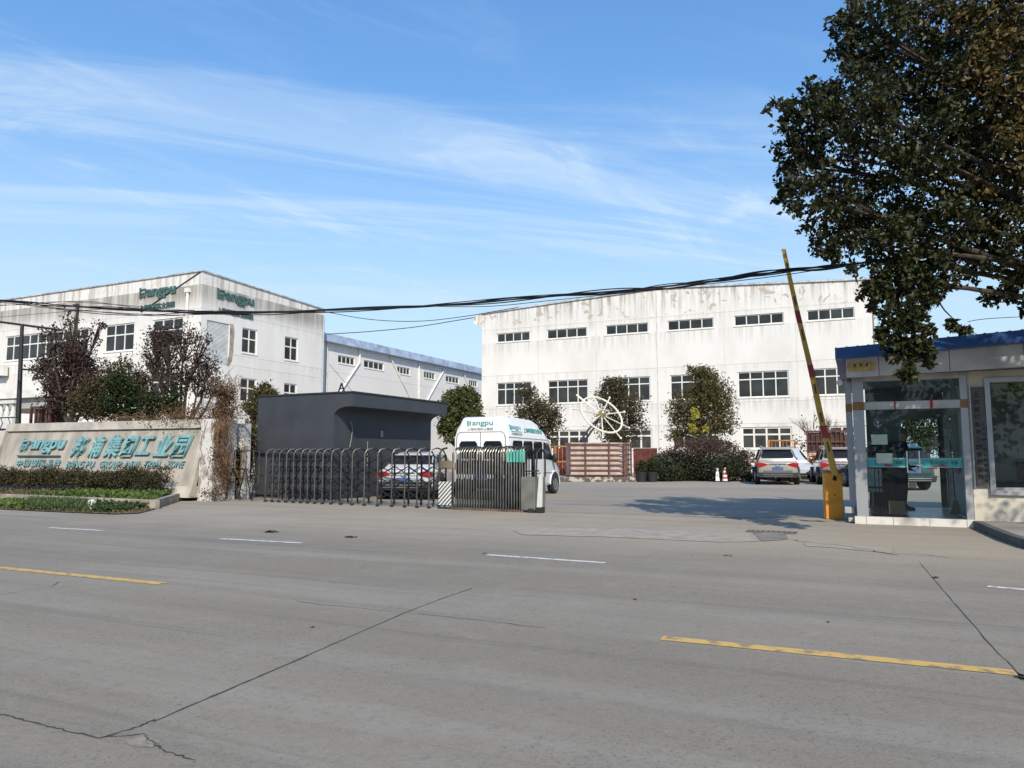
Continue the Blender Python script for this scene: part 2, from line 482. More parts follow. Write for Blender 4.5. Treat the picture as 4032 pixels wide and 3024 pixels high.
def limbs(mb, base, blobs, r0, fork=0.35, n_=6, twigs=2, wob=0.12):
    base = Vector(base)
    top = Vector((sum(b[0] for b in blobs) / len(blobs), sum(b[1] for b in blobs) / len(blobs), max(b[2] for b in blobs)))
    fz = base.z + (top.z - base.z) * fork
    fk = Vector((base.x + (top.x - base.x) * 0.25, base.y + (top.y - base.y) * 0.25, fz))
    mid = (base + fk) / 2 + Vector((rnd.uniform(-wob, wob), rnd.uniform(-wob, wob), 0)) * 0.5
    mb.tube([base, mid, fk], [r0, r0 * .85, r0 * .72], 8)
    for b in blobs:
        e = Vector(b[:3]); m_ = (fk + e) / 2 + Vector((rnd.uniform(-1, 1), rnd.uniform(-1, 1), rnd.uniform(-.3, .8))) * wob * 2
        mb.tube([fk, m_, e], [r0 * .5, r0 * .32, r0 * .14], 6)
        for k in range(twigs):
            q = e + Vector((rnd.uniform(-1, 1) * b[3], rnd.uniform(-1, 1) * b[4], rnd.uniform(-.4, 1) * b[5])) * .9
            mb.tube([m_.lerp(e, .5), m_.lerp(q, .7) + Vector((0, 0, .05)), q], [r0 * .2, r0 * .12, r0 * .04], 4)

# ------------------------------------------------------------------ shared materials
M_white_frame = mat('white_window_frame', (0.72, 0.71, 0.66), 0.45, var=0.08)
M_pane = mat('dark_window_pane', (0.030, 0.032, 0.031), 0.22, var=0.5, scale=0.6, spec=0.35)
M_pane2 = mat('dusty_window_pane', (0.045, 0.046, 0.043), 0.3, var=0.5, scale=0.9, spec=0.3)
M_black_rubber = mat('black_rubber', (0.02, 0.02, 0.02), 0.85)
M_bark = mat('bark', (0.055, 0.042, 0.03), 0.9, var=0.4, scale=8, bump=0.6, bscale=30)
M_twig = mat('grey_twig', (0.16, 0.12, 0.09), 0.9, var=0.3, scale=6)
M_teal_dark = mat('dark_teal_letters', (0.055, 0.115, 0.105), 0.6, var=0.25, scale=6)
M_teal = mat('teal_letters', (0.17, 0.335, 0.345), 0.6, var=0.22, scale=5)
M_cable = mat('black_cable', (0.012, 0.012, 0.012), 0.6)
M_concrete = mat('kerb_concrete', (0.30, 0.26, 0.21), 0.9, var=0.3, scale=3, bump=0.4)
M_soil = mat('soil', (0.11, 0.075, 0.045), 0.95, var=0.4, scale=6, bump=0.8)
M_brown_steel = mat('rusty_red_steel', (0.10, 0.042, 0.032), 0.7, var=0.4, scale=5)
M_orange_steel = mat('orange_rack_steel', (0.42, 0.17, 0.05), 0.65, var=0.35, scale=4)

# ------------------------------------------------------------------ ground, road
def ground_mat():
    m = bpy.data.materials.new('concrete_ground'); m.use_nodes = True
    t = m.node_tree; n = t.nodes; l = t.links
    b = n['Principled BSDF']; b.inputs['Roughness'].default_value = 0.95; b.inputs['Specular IOR Level'].default_value = 0.08
    tcn = n.new('ShaderNodeTexCoord')
    rot = n.new('ShaderNodeMapping'); rot.inputs['Rotation'].default_value = (0, 0, R(24.5)); l.new(tcn.outputs['Object'], rot.inputs[0])
    s = n.new('ShaderNodeSeparateXYZ'); l.new(rot.outputs[0], s.inputs[0])      # x along the road, y across it
    def NZ(sc, st=(1, 1, 1), det=6, dist=0.0, rough=0.6, off=(0, 0, 0)):
        mp = n.new('ShaderNodeMapping'); mp.inputs['Scale'].default_value = st; mp.inputs['Location'].default_value = off
        l.new(rot.outputs[0], mp.inputs[0])
        q = n.new('ShaderNodeTexNoise'); q.inputs['Scale'].default_value = sc; q.inputs['Detail'].default_value = det
        q.inputs['Distortion'].default_value = dist; q.inputs['Roughness'].default_value = rough
        l.new(mp.outputs[0], q.inputs['Vector']); return q.outputs['Fac']
    def M2(op, a, b_=None, clamp=False):
        q = n.new('ShaderNodeMath'); q.operation = op; q.use_clamp = clamp
        for i, v in ((0, a), (1, b_)):
            if v is None: continue
            if hasattr(v, 'links'): l.new(v, q.inputs[i])
            else: q.inputs[i].default_value = v
        return q.outputs[0]
    def MR(v, a, b_, c_=0.0, d_=1.0):
        q = n.new('ShaderNodeMapRange'); q.interpolation_type = 'SMOOTHSTEP'
        for i, k in ((1, a), (2, b_), (3, c_), (4, d_)): q.inputs[i].default_value = k
        l.new(v, q.inputs[0]); return q.outputs[0]
    def MX(f, a, b_, bt='MIX'):
        q = n.new('ShaderNodeMixRGB'); q.blend_type = bt
        for i, v in ((0, f), (1, a), (2, b_)):
            if hasattr(v, 'links'): l.new(v, q.inputs[i])
            elif i == 0: q.inputs[i].default_value = v
            else: q.inputs[i].default_value = (*v, 1)
        return q.outputs[0]
    wob = M2('MULTIPLY', M2('SUBTRACT', NZ(0.5, (0.5, 1, 1), 5, 0.4), 0.5), 4.0)
    v = M2('ADD', s.outputs[1], wob)
    grey = (0.228, 0.200, 0.154); tan = (0.375, 0.315, 0.23); yard = (0.30, 0.262, 0.205); far = (0.37, 0.325, 0.262)
    c = MX(MR(v, 8.6, 12.0), grey, tan)
    c = MX(MR(v, 15.2, 17.8), c, yard)
    c = MX(MR(v, 30.5, 31.6), c, far)
    # tyre-polished streaks along the road and broad patches
    st = MR(NZ(0.9, (0.10, 1.3, 1), 6, 0.3), 0.40, 0.66)
    c = MX(M2('MULTIPLY', st, 0.5), c, MX(0.0, (0.34, 0.31, 0.26), (0, 0, 0)))
    dk = MR(NZ(1.3, (0.06, 1.6, 1), 5, 0.6, 0.6, (4, 8, 0)), 0.55, 0.72)
    c = MX(M2('MULTIPLY', dk, 0.6), c, (0.13, 0.125, 0.113))
    bl = MR(NZ(0.28, (1, 1, 1), 6, 0.6, 0.6, (9, 1, 0)), 0.35, 0.70)
    c = MX(M2('MULTIPLY', bl, 0.30), c, (0.17, 0.158, 0.136))
    b2 = MR(NZ(1.7, (1, 1, 1), 8, 0.8, 0.7, (2, 6, 0)), 0.48, 0.70)
    c = MX(M2('MULTIPLY', b2, 0.28), c, (0.34, 0.31, 0.265))
    b3 = MR(NZ(7.0, (0.6, 1.4, 1), 6, 0.5, 0.7, (1, 2, 0)), 0.56, 0.74)
    c = MX(M2('MULTIPLY', b3, 0.34), c, (0.135, 0.127, 0.112))
    # fine pitting
    sp = MR(NZ(38.0, (1, 1, 1), 3, 0, 0.7), 0.57, 0.68)
    zone = MR(NZ(0.55, (1, 1, 1), 4, 0.4, 0.6, (3, 3, 0)), 0.42, 0.62, 0.15, 1.0)
    c = MX(M2('MULTIPLY', M2('MULTIPLY', sp, zone), 0.75), c, (0.075, 0.072, 0.066))
    gr = NZ(150.0, (1, 1, 1), 2)
    c = MX(MR(gr, 0.40, 0.62, 0.0, 0.30), c, (0.36, 0.34, 0.30))
    g2 = MR(NZ(16.0, (1, 1, 1), 6, 0.3, 0.75, (5, 5, 0)), 0.50, 0.66)
    c = MX(M2('MULTIPLY', g2, 0.30), c, (0.13, 0.12, 0.10))
    g3 = MR(NZ(0.8, (0.05, 3.0, 1), 7, 0.8, 0.7, (7, 3, 0)), 0.54, 0.66)
    c = MX(M2('MULTIPLY', g3, 0.28), c, (0.12, 0.112, 0.098))
    l.new(c, b.inputs['Base Color'])
    bp = n.new('ShaderNodeBump'); bp.inputs['Strength'].default_value = 0.7; bp.inputs['Distance'].default_value = 0.008
    l.new(NZ(45.0, (1, 1, 1), 8, 0, 0.7), bp.inputs['Height']); l.new(bp.outputs[0], b.inputs['Normal'])
    return m
M_ground = ground_mat()
def sheet(name, pts, m, z=0.0):
    mb = MB(); mb.quad(*[(p[0], p[1], z) for p in pts]); o = mb.build(name, m, fix=False); return struct(o)
gmb = MB(); gmb.quad((-600, -600, 0), (600, -600, 0), (600, 1200, 0), (-600, 1200, 0))
g = struct(gmb.build('ground', M_ground, fix=False))
RD = Vector((math.cos(R(-24.5)), math.sin(R(-24.5)), 0)); RN = Vector((-RD.y, RD.x, 0))
def RP(u, v, z=0): p = RD * u + RN * v; return (p.x, p.y, z)
sheet('road', [RP(-200, -6), RP(200, -6), RP(200, 11.2), RP(-200, 11.2)], M_ground, 0.004)
# painted lines
M_yline = mat('yellow_road_paint', (0.27, 0.21, 0.12), 0.8, var=0.0, col2=(0.58, 0.37, 0.11), scale=11, lo=0.36, hi=0.50, detail=9)
M_wline = mat('white_road_paint', (0.30, 0.28, 0.25), 0.8, col2=(0.64, 0.62, 0.58), scale=12, lo=0.36, hi=0.50, detail=9)
def paint(name, a, b, wd, m, label):
    a = G(*a); b = G(*b); d = (b - a).normalized(); nn = Vector((-d.y, d.x, 0)) * wd / 2
    mb = MB(); k = 24
    for i in range(k):
        p, q = a.lerp(b, i / k), a.lerp(b, (i + 1) / k)
        e = [nn * (1 + rnd.uniform(-.05, .05)) for _ in range(2)]
        if i == 0: e0 = e[0]
        mb.quad(p - e0 + Vector((0, 0, .008)), q - e[1] + Vector((0, 0, .008)), q + e[1] + Vector((0, 0, .008)), p + e0 + Vector((0, 0, .008)))
        e0 = e[1]
    o = mb.build(name, m, fix=False); struct(o); o['label'] = label
paint('yellow_line', (-330, 1195), (352, 1262), .125, M_yline, 'yellow centre dash at the left edge of the road')
paint('yellow_line', (1430, 1380), (2195, 1456), .125, M_yline, 'yellow centre dash in the right foreground')
paint('white_line', (107, 1140.5), (222, 1147), .10, M_wline, 'white lane dash nearest the stone sign')
paint('white_line', (474, 1164.5), (652, 1174), .10, M_wline, 'white lane dash in front of the grey booth')
paint('white_line', (1052, 1199.5), (1307, 1217), .10, M_wline, 'white lane dash in the middle of the road')
paint('white_line', (2133, 1268), (2700, 1318), .10, M_wline, 'white lane dash at the right edge')
# joints and cracks
M_crack = mat('crack', (0.06, 0.056, 0.05), 1.0, var=0.3)
def crack(name, pix, wd, wob=0.02, seg=10, taper=False, label=None):
    pts = [G(*p) for p in pix]; mb = MB(); line = []
    for i in range(len(pts) - 1):
        for k in range(seg):
            p = pts[i].lerp(pts[i + 1], k / seg); line.append(p + Vector((rnd.uniform(-wob, wob), rnd.uniform(-wob, wob), 0)))
    line.append(pts[-1]); wp = None
    for i in range(len(line) - 1):
        p, q = line[i], line[i + 1]; d = (q - p).normalized(); nn = Vector((-d.y, d.x, 0))
        ww = wd * rnd.uniform(.5, 1.4) / 2
        if taper: ww *= 1 - i / len(line) * .7
        if wp is None: wp = ww
        z = Vector((0, 0, .0075))
        mb.quad(p - nn * wp + z, q - nn * ww + z, q + nn * ww + z, p + nn * wp + z); wp = ww
    o = mb.build(name, M_crack, fix=False); struct(o)
    if label: o['label'] = label
crack('road_joint', [(330, 1562), (600, 1446), (875, 1325)], .012, .004, 14, label='long slab joint across the foreground')
crack('road_joint', [(875, 1325), (950, 1296), (1020, 1272)], .010, .004, 6)
crack('road_joint', [(875, 1325), (700, 1308), (640, 1300)], .007, .012, 6)
crack('road_joint', [(875, 1325), (1020, 1340), (1180, 1358)], .007, .012, 6)
crack('road_joint', [(1985, 1214), (2045, 1285), (2140, 1395), (2212, 1468)], .007, .005, 10)
crack('road_crack', [(0, 1546), (60, 1560), (130, 1578), (215, 1597), (300, 1572), (335, 1556)], .010, .007, 9)
crack('road_crack', [(215, 1597), (310, 1588), (330, 1610), (370, 1630), (420, 1645)], .008, .010, 7)
crack('road_crack', [(0, 1286), (110, 1268), (130, 1258)], .006, .01, 5)
crack('road_crack', [(1130, 1104), (1300, 1110), (1560, 1119), (1700, 1118)], .035, .03, 10)
crack('road_crack', [(1540, 1117), (1590, 1121), (1640, 1121)], .04, .02, 5)
crack('road_crack', [(1660, 1162), (1700, 1165), (1760, 1174), (1830, 1180), (1940, 1200)], .022, .05, 8)
crack('road_crack', [(1120, 1132), (1260, 1140), (1330, 1143)], .016, .03, 8)
crack('road_crack', [(1930, 1196), (2000, 1200), (2050, 1206)], .02, .03, 6)
crack('road_crack', [(2190, 1456), (2202, 1462), (2212, 1472)], .05, .02, 6)
# light broken strip of concrete between driveway and road, dark square patch with the drain
M_light_c = mat('light_concrete_strip', (0.33, 0.29, 0.235), 0.95, var=0.15, scale=4, bump=0.5)
def patch_poly(name, pix, m, z, label):
    pts = [G(*p) for p in pix]; mb = MB(); ring = []
    for i in range(len(pts)):
        a, b = pts[i], pts[(i + 1) % len(pts)]; k = 7; jt = min(.03, (b - a).length / 30)
        for j in range(k): ring.append(a.lerp(b, j / k) + Vector((rnd.uniform(-jt, jt), rnd.uniform(-jt, jt), 0)))
    mb.quad(*[(p.x, p.y, z) for p in ring]); o = mb.build(name, m, fix=False); struct(o); o['label'] = label
patch_poly('concrete_strip', [(1110, 1148), (1180, 1141), (1350, 1142), (1500, 1150), (1620, 1155), (1640, 1170), (1560, 1172), (1300, 1160), (1130, 1156)], M_light_c, .0062, 'pale worn strip of concrete across the driveway mouth')
patch_poly('concrete_strip', [(1735, 1172), (1800, 1174), (1930, 1186), (1925, 1196), (1800, 1184), (1740, 1180)], M_light_c, .0062, 'pale broken strip beside the drain')
patch_poly('asphalt_patch', [(1625, 1152), (1692, 1149), (1700, 1166), (1645, 1170)], mat('dark_patch', (0.20, 0.18, 0.15), 0.9, var=0.15), .0072, 'dark repair patch beside the drain grate')
patch_poly('concrete_patch', [(270, 1600), (310, 1592), (345, 1606), (330, 1618), (285, 1616)], mat('chipped_concrete', (0.26, 0.228, 0.18), .95, var=.2, scale=14, bump=.8), .0068, 'chipped pale patch at the slab corner')
# drain grate
dg_ = G(1665, 1150)
dr = thing('drain_grate', 'black slotted drain grate set in the driveway', 'drain', (dg_.x, dg_.y, 0.0), R(-26))
mb = MB()
for k in range(9): mb.box(-.36 + k * .085, -.31 + k * .085, -.12, .12, .0075, .016)
mb.box(-.40, .42, .12, .14, .0075, .018).box(-.40, .42, -.14, -.12, .0075, .018)
mb.build('grate_bars', mat('cast_iron', (0.14, 0.135, 0.13), 0.7), dr)
MB().quad((-.39, -.13, .0085), (.41, -.13, .0085), (.41, .13, .0085), (-.39, .13, .0085)).build('drain_opening', mat('drain_black', (0.004, 0.004, 0.004), 1.0), dr, fix=False)
# fallen leaves and bits on the road
M_dleaf = mat('dead_leaf', (0.045, 0.03, 0.018), 0.9, var=0.5)
spots = [((592, 1151), .22, 'tuft of dead leaves on the driveway in front of the grey booth'), ((758, 1162), .16, 'small clump of dead leaves left of the road centre'),
         ((1048, 1197), .09, 'dark leaf at the left tip of the middle white dash'), ((1572, 1202), .12, 'curled dead leaf on the road below the drain'),
         ((2021, 1250), .10, 'dead leaf beside the slab joint at the right'), ((671, 1358), .055, 'dark leaf lying left of the long slab joint'),
         ((1795, 1346), .05, 'small dark leaf above the right yellow line'), ((1370, 1297), .06, 'twig lying in the middle of the road'),
         ((2170, 1474), .05, 'dark chip in the right corner by the yellow line'), ((1560, 1416), .05, 'leaf fragment below the right yellow line')]
for (px_, sz, lb) in spots[:8]:
    c = G(*px_); mb = MB()
    for k in range(5 if sz > .13 else 2):
        a = rnd.uniform(0, 6.3); o = Vector((rnd.uniform(-.5, .5), rnd.uniform(-.3, .3), 0)) * sz
        d = Vector((math.cos(a), math.sin(a), 0)) * sz * .4; e = Vector((-d.y, d.x, 0)) * .45
        mb.add([o - d + Vector((0, 0, .005)), o + e + Vector((0, 0, sz * .18)), o + d + Vector((0, 0, sz * .08)), o - e + Vector((0, 0, .006))], [(0, 1, 2), (0, 2, 3)])
    o = mb.build('dead_leaf', M_dleaf, fix=False); o.location = (c.x, c.y, 0.004)
    tag(o, lb, 'leaf', 'dead leaves scattered on the road')

# ------------------------------------------------------------------ right building
RB = Frame((P(1040, 984, 62.7).x, 62.7), -24.4)
RBL = RB.hit(1903, 900)[0]
z_pk = RB.hit(1421.6, 624.5)[1]; z_l = RB.hit(1040, 680)[1]; z_r = RB.hit(1880, 605)[1]
u_pk = RB.hit(1421.6, 624.5)[0]
def rb_top(u):
    if u < u_pk: return z_l + (z_pk - z_l) * (u / u_pk) ** 0.9
    return z_pk + (z_r - z_pk) * ((u - u_pk) / (RBL - u_pk))
up_t, up_b = RB.hit(*c5(1450, 250))[1], RB.hit(*c5(1450, 303))[1]
md_t, md_b = RB.hit(*c5(1450, 540))[1], RB.hit(*c5(1450, 672))[1]
gd_t, gd_b = RB.hit(*c5(1450, 823))[1], RB.hit(*c5(1450, 935))[1]
ux = [(203, 372), (460, 665), (762, 980), (1080, 1316), (1423, 1678), (1798, 2043)]
mx_ = [(203, 380), (463, 668), (765, 985), (1087, 1330), (1432, 1692), (1818, 2062)]
gx_ = [(205, 385), (468, 672), (768, 990), (1092, 1335), (1443, 1700), (1830, 2080)]
U = lambda x: RB.hit(*c5(x, 400))[0]
hole_u = [(U(a), U(b), up_b, up_t) for a, b in ux]
hole_m = [(U(a), U(b), md_b, md_t) for a, b in mx_]
hole_g = [(U(a), U(b), gd_b, gd_t) for a, b in gx_]
rb = thing('factory_building', 'long white three storey factory with six window bays behind the parked cars', 'building', tuple(RB.o), RB.a)
M_rbw = wall_mat('white_render_right', (0.72, 0.70, 0.665), (0.30, 0.28, 0.24), z_pk - .2, 2.6, 1.0,
                 seams=(up_t + 0.35, md_t + 0.6, gd_t + .25, md_b - .3), peel=0.9, drips=(up_b - .05, md_b - .05), vseams=[(hole_u[i][1] + hole_u[i + 1][0]) / 2 for i in range(5) if i != 2])
mb = MB(); wall_holes(mb, 0, RBL, 0, rb_top, hole_u + hole_m + hole_g)
mb.quad((0, 0, 0), (0, 0, z_l), (0, 40, z_l), (0, 40, 0)); mb.quad((RBL, 0, 0), (RBL, 40, 0), (RBL, 40, z_r), (RBL, 0, z_r))
mb.build('wall', M_rbw, rb, fix=False)
mb = MB(); K = 16
for i in range(K):
    a, b = -.25 + (RBL + .3) * i / K, -.25 + (RBL + .3) * (i + 1) / K
    za, zb = rb_top(min(max(a, 0), RBL)) + .01, rb_top(min(max(b, 0), RBL)) + .01
    mb.add([(a, -.12, za), (b, -.12, zb), (b, 40, zb), (a, 40, za), (a, -.12, za + .14), (b, -.12, zb + .14), (b, 40, zb + .14), (a, 40, za + .14)],
           [(0, 3, 2, 1), (4, 5, 6, 7), (0, 1, 5, 4), (2, 3, 7, 6)])
rf = mb.build('roof', mat('grey_roof_edge', (0.42, 0.44, 0.46), 0.7, var=0.3, scale=3), rb)
MB().prism([(-.75, z_l - .75), (-.0, z_l - 1.0), (-.0, z_l + .0), (-.75, z_l - .1)], -.10, .5).build('eave', M_rbw, rb)
for h in hole_u: window(rb, h, 4, None, M_white_frame, M_pane, sill=True, t=.07)
for h in hole_m: window(rb, h, 4, 0.70, M_white_frame, M_pane, t=.08)
for h in hole_g: window(rb, h, 4, 0.66, M_white_frame, M_pane2, t=.12)
# shutters pilaster joint down the middle
uj = RB.hit(*c5(1025, 400))[0]
MB().box(uj - .04, uj + .04, -.03, -.002, 0, rb_top(uj) - .05).build('downpipe', mat('grey_white_pipe', (0.58, 0.57, 0.55), 0.6), rb)
um = RBL - .12
MB().tube([(um, -.10, 0), (um, -.10, z_r - .3)], .06, 8).build('downpipe', mat('grey_white_pipe', (0.58, 0.57, 0.55), 0.6), rb)
# low red hoarding in front of the ground floor
for a, b, lb_ in ((1195, 1232, 'low rust red sheet fence between van and caged pedestal'), (1368, 1420, 'low rust red sheet fence right of the caged pedestal')):
    hz = thing('red_hoarding', lb_, 'fence'); mb = MB(); rows = []
    q0, q1 = P(a, 984, 46.0), P(b, 984, 45.0); d = q1 - q0; k = 14; line = []
    for i in range(k):
        for f_, oy in ((0, 0), (.5, 0), (.55, .05), (.95, .05)): p = q0 + d * ((i + f_) / k); line.append((p.x, p.y + oy))
    n2 = len(line); mb.add([(x, y, 0) for x, y in line] + [(x, y, 1.75) for x, y in line], [(i, i + 1, n2 + i + 1, n2 + i) for i in range(n2 - 1)])
    o = mb.build('sheet_panel', mat('faded_red_sheet', (0.17, 0.05, 0.04), 0.8, var=0.35, scale=3), hz, fix=False)
    sm_ = o.modifiers.new('thick', 'SOLIDIFY'); sm_.thickness = .02
# ------------------------------------------------------------------ left building
Cn = P(422, 984, 52.0)
LF = Frame((Cn.x, Cn.y), -25.4)           # left face: local x negative going left
RF = Frame((Cn.x, Cn.y), 64.6)            # right face: local x positive going back
zc_ = LF.hit(422, 588)[1]; zl_ = LF.hit(0, 650)[1]; zr_ = RF.hit(697, 668)[1]
LX = LF.hit(-260, 700)[0]; RX = RF.hit(697.5, 800)[0]
lb = thing('office_factory_building', 'white corner factory block with two faded company names under its roof edge', 'building', (Cn.x, Cn.y, 0), LF.a)
MR_ = Matrix.Rotation(R(90), 4, 'Z')       # right face inside the left face's frame
lz = lambda u: zc_ + (zl_ - zc_) * (u / LF.hit(0, 650)[0])
rz_ = lambda u: zc_ + (zr_ - zc_) * (u / RX)
def lwin(xa, xb, yt, yb): 
    a = LF.hit(*c1(xa, yt))[0]; b = LF.hit(*c1(xb, yt))[0]; return a, b
zt, zb = LF.hit(*c1(625, 425))[1], LF.hit(*c1(625, 585))[1]
Ls = [(-900, -520), (-330, -60), (38, 527), (625, 797), (905, 1085)]
lh = [(LF.hit(*c1(a, 450))[0], LF.hit(*c1(b, 450))[0], zb, zt) for a, b in Ls]
zt2, zb2 = LF.hit(*c1(950, 700))[1], LF.hit(*c1(950, 850))[1]
lh2 = [(LF.hit(*c1(a, 750))[0], LF.hit(*c1(b, 750))[0], zb2, zt2) for a, b in ((300, 560), (640, 800), (890, 1060))]
M_lbw = wall_mat('white_render_left', (0.72, 0.70, 0.665), (0.28, 0.26, 0.225), zc_ - .3, 3.0, 0.72, seams=(zt + .5, zb - .4, zt2 + .6), band=(zt + .2, zc_ - .9, 0.95), peel=.3)
mb = MB(); wall_holes(mb, LX, 0, 0, lz, lh + lh2)
ra, rbq = RF.hit(*c1(1440, 435)), RF.hit(*c1(1525, 600))
r2a, r2b = RF.hit(*c1(1693, 490)), RF.hit(*c1(1768, 645))
r3a, r3b = RF.hit(*c1(1430, 733)), RF.hit(*c1(1520, 885))
r4a, r4b = RF.hit(*c1(1688, 765)), RF.hit(*c1(1760, 900))
rh = [(ra[0], rbq[0], rbq[1], ra[1]), (r2a[0], r2b[0], rbq[1], ra[1]), (r3a[0], r3b[0], r3b[1], r3a[1]), (r4a[0], r4b[0], r3b[1], r3a[1])]
sh0 = RF.hit(*c1(1230, 390)); sh1 = RF.hit(*c1(1365, 410)); shz = RF.hit(*c1(1300, 660))[1]
rhd = (sh0[0], sh1[0], shz, sh0[1])
wall_holes(mb, 0, RX, 0, rz_, rh + [rhd], M=MR_)
back = RX
mb.quad((LX, back, 0), (LX, 0, 0), (LX, 0, lz(LX)), (LX, back, lz(LX)))
mb.build('wall', M_lbw, lb, fix=False)
mb = MB()
mb.add([(LX, 0, lz(LX) - .02), (0, 0, zc_ - .02), (0, RX, zr_ - .02), (LX, RX, zl_ - .5)], [(0, 1, 2, 3)])
mb.bar((LX, -.03, lz(LX) + .03), (0.06, -.03, zc_ + .03), .14, .09)
mb.bar((.03, -.06, zc_ + .03), (.03, RX + .05, zr_ + .03), .14, .09)
mb.build('roof', mat('grey_roof_edge', (0.42, 0.44, 0.46), 0.7), lb, fix=False)
for h in lh:
    window(lb, h, max(2, round((h[1] - h[0]) / 1.05)), 0.60, M_white_frame, M_pane, t=.10)
for h in lh2: window(lb, h, max(2, round((h[1] - h[0]) / 1.05)), 0.60, M_white_frame, M_pane2, t=.10)
for h in rh: window(lb, h, 2, 0.58, M_white_frame, M_pane, M=MR_, t=.10)
# roller shutter
mb = MB(); mb.M = MR_; k = 34
for i in range(k):
    z0 = rhd[2] + (rhd[3] - rhd[2]) * i / k; dz = (rhd[3] - rhd[2]) / k
    mb.prism([(.10, z0 + .01), (.06, z0 + dz * .5), (.10, z0 + dz), (.13, z0 + dz), (.13, z0 + .01)], rhd[0], rhd[1], 'x')
mb.build('roller_shutter', mat('white_shutter', (0.60, 0.62, 0.62), 0.5, var=.08), lb, fix=False)
mb = MB(); mb.M = MR_      # ragged plaster strip at the shutter's right
pts_ = [(1365, 412), (1385, 418), (1392, 455), (1386, 520), (1384, 580), (1375, 635), (1360, 662), (1345, 664), (1358, 600), (1365, 520)]
mb.prism([RF.hit(*c1(*p)) for p in pts_], -.025, -.003)
mb.build('bare_plaster_patch', mat('bare_plaster', (0.30, 0.27, 0.21), 0.95, var=.35, scale=2), lb)
# company names on both faces
def company(F, par, M, xa, ya, xb, yb, sub, off=-.03, deck=None):
    pa, pb = F.hit(*c1(xa, ya)), F.hit(*c1(xb, yb))
    W_ = pb[0] - pa[0]; zb_ = pa[1]; H_ = abs(F.hit(*c1(xa, ya - 62))[1] - zb_)
    mb = MB(); mb.M = M; logo_b(mb, pa[0], zb_, H_, -.10, -.02); mb.build('logo_mark', M_teal_dark, par)
    text_mesh('company_name', 'angpu', H_ * 1.2, .04, M_teal_dark, par, (M or Matrix()) @ TR(pa[0] + H_ * .98, -.06, zb_ - H_ * .22), bold=.03, fit=(W_ - H_ * 1.0, H_ * .98))
    text_mesh('company_subtitle', '上海邦浦实业集团', 1, .03, M_teal_dark, par, (M or Matrix()) @ TR(pa[0] + .05, -.05, F.hit(*c1(xa, sub))[1]), bold=.012, fit=(W_ * .97, H_ * .55))
company(LF, lb, Matrix(), 832, 266, 1046, 244, 340)
company(RF, lb, MR_, 1287, 262, 1505, 305, 345)
# rain pipe near the corner, head box
pu = LF.hit(*c1(1120, 300))[0]; pz = LF.hit(*c1(1120, 230))[1]
mb = MB(); mb.tube([(pu, -.12, 0), (pu, -.12, pz)], .10, 8); mb.box(pu - .2, pu + .2, -.26, -.01, pz, pz + .28)
mb.build('downpipe', mat('white_pipe', (0.72, 0.70, 0.66), 0.6), lb, smooth=40)
mb = MB(); mb.M = MR_; mb.tube([(RX - .15, -.10, 0), (RX - .15, -.10, zr_ - .6)], .07, 8); mb.build('downpipe', mat('grey_blue_pipe', (0.36, 0.42, 0.48), 0.6), lb, smooth=40)
MB().bar((-.2, -.05, zc_ - .05), (LF.hit(*c1(840, 345))[0], -.05, LF.hit(*c1(840, 345))[1]), .05, .05).build('cable', M_cable, lb)
# air conditioner unit
au, az_ = LF.hit(*c1(33, 697))
ac = thing('air_conditioner', 'white outdoor air conditioner unit on the left factory wall', 'air conditioner', tuple(LF.o + LF.dir * au + Vector((0, 0, az_ - .45))), LF.a)
MB().box(-.62, .62, -.62, -.16, 0, .92).build('casing', mat('ac_white', (0.66, 0.65, 0.60), 0.5, var=.08), ac, bevel=.03)
mb = MB(); 
for r_ in (.12, .22, .32, .38): mb.tube([(-.18 + r_ * math.cos(t * .3927), -.64, .46 + r_ * math.sin(t * .3927)) for t in range(17)], .012, 4)
mb.build('fan_grille', mat('ac_grey', (0.2, 0.2, 0.2), 0.5), ac)
MB().bar((-.5, 0, -.05), (-.5, -.6, -.05), .05, .05).bar((.5, 0, -.05), (.5, -.6, -.05), .05, .05).bar((-.5, -.5, -.05), (.5, -.5, -.05), .045, .045).build('bracket', M_brown_steel, ac)
# porch roof and balustrade at far left
q0 = P(-60, 880, 44); q1 = P(112, 880, 40)
pr = thing('porch', 'white porch with a sloping canopy at the far left behind the stone sign', 'porch', (q1.x, q1.y, 0), R(-25))
zt_ = P(60, 858, 42).z; zb_ = P(60, 880, 42).z
MB().prism([(-8, zt_ - .1), (0.6, zt_ - .1), (0, zt_ + .25), (-8, zt_ + .5)], 0, 4).build('canopy', mat('porch_white', (0.68, 0.67, 0.62), 0.8, var=.12), pr)
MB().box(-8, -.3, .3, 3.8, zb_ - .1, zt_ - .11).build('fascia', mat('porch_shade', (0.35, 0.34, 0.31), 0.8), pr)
q2 = P(0, 900, 32); zr0, zr1 = P(0, 868, 32).z, P(0, 905, 32).z
bl = thing('balustrade', 'white balustrade with round balusters at the far left edge', 'balustrade', (P(36, 900, 31).x, 31, 0), R(-25))
M_bal = mat('balustrade_white', (0.66, 0.65, 0.60), 0.7, var=.1)
MB().box(-4, 0, -.15, .15, zr0 - .14, zr0).build('top_rail', M_bal, bl)
MB().box(-4, 0, -.18, .18, 0, zr1 + .05).build('base_wall', M_bal, bl)
for k in range(9):
    x = -.25 - k * .42; hgt = zr0 - zr1 - .19
    MB().tube([(x, 0, zr1 + .05), (x, 0, zr1 + .05 + hgt * .3), (x, 0, zr1 + .05 + hgt * .7), (x, 0, zr0 - .14)], [.07, .12, .06, .08], 8).build('baluster', M_bal, bl, smooth=50)

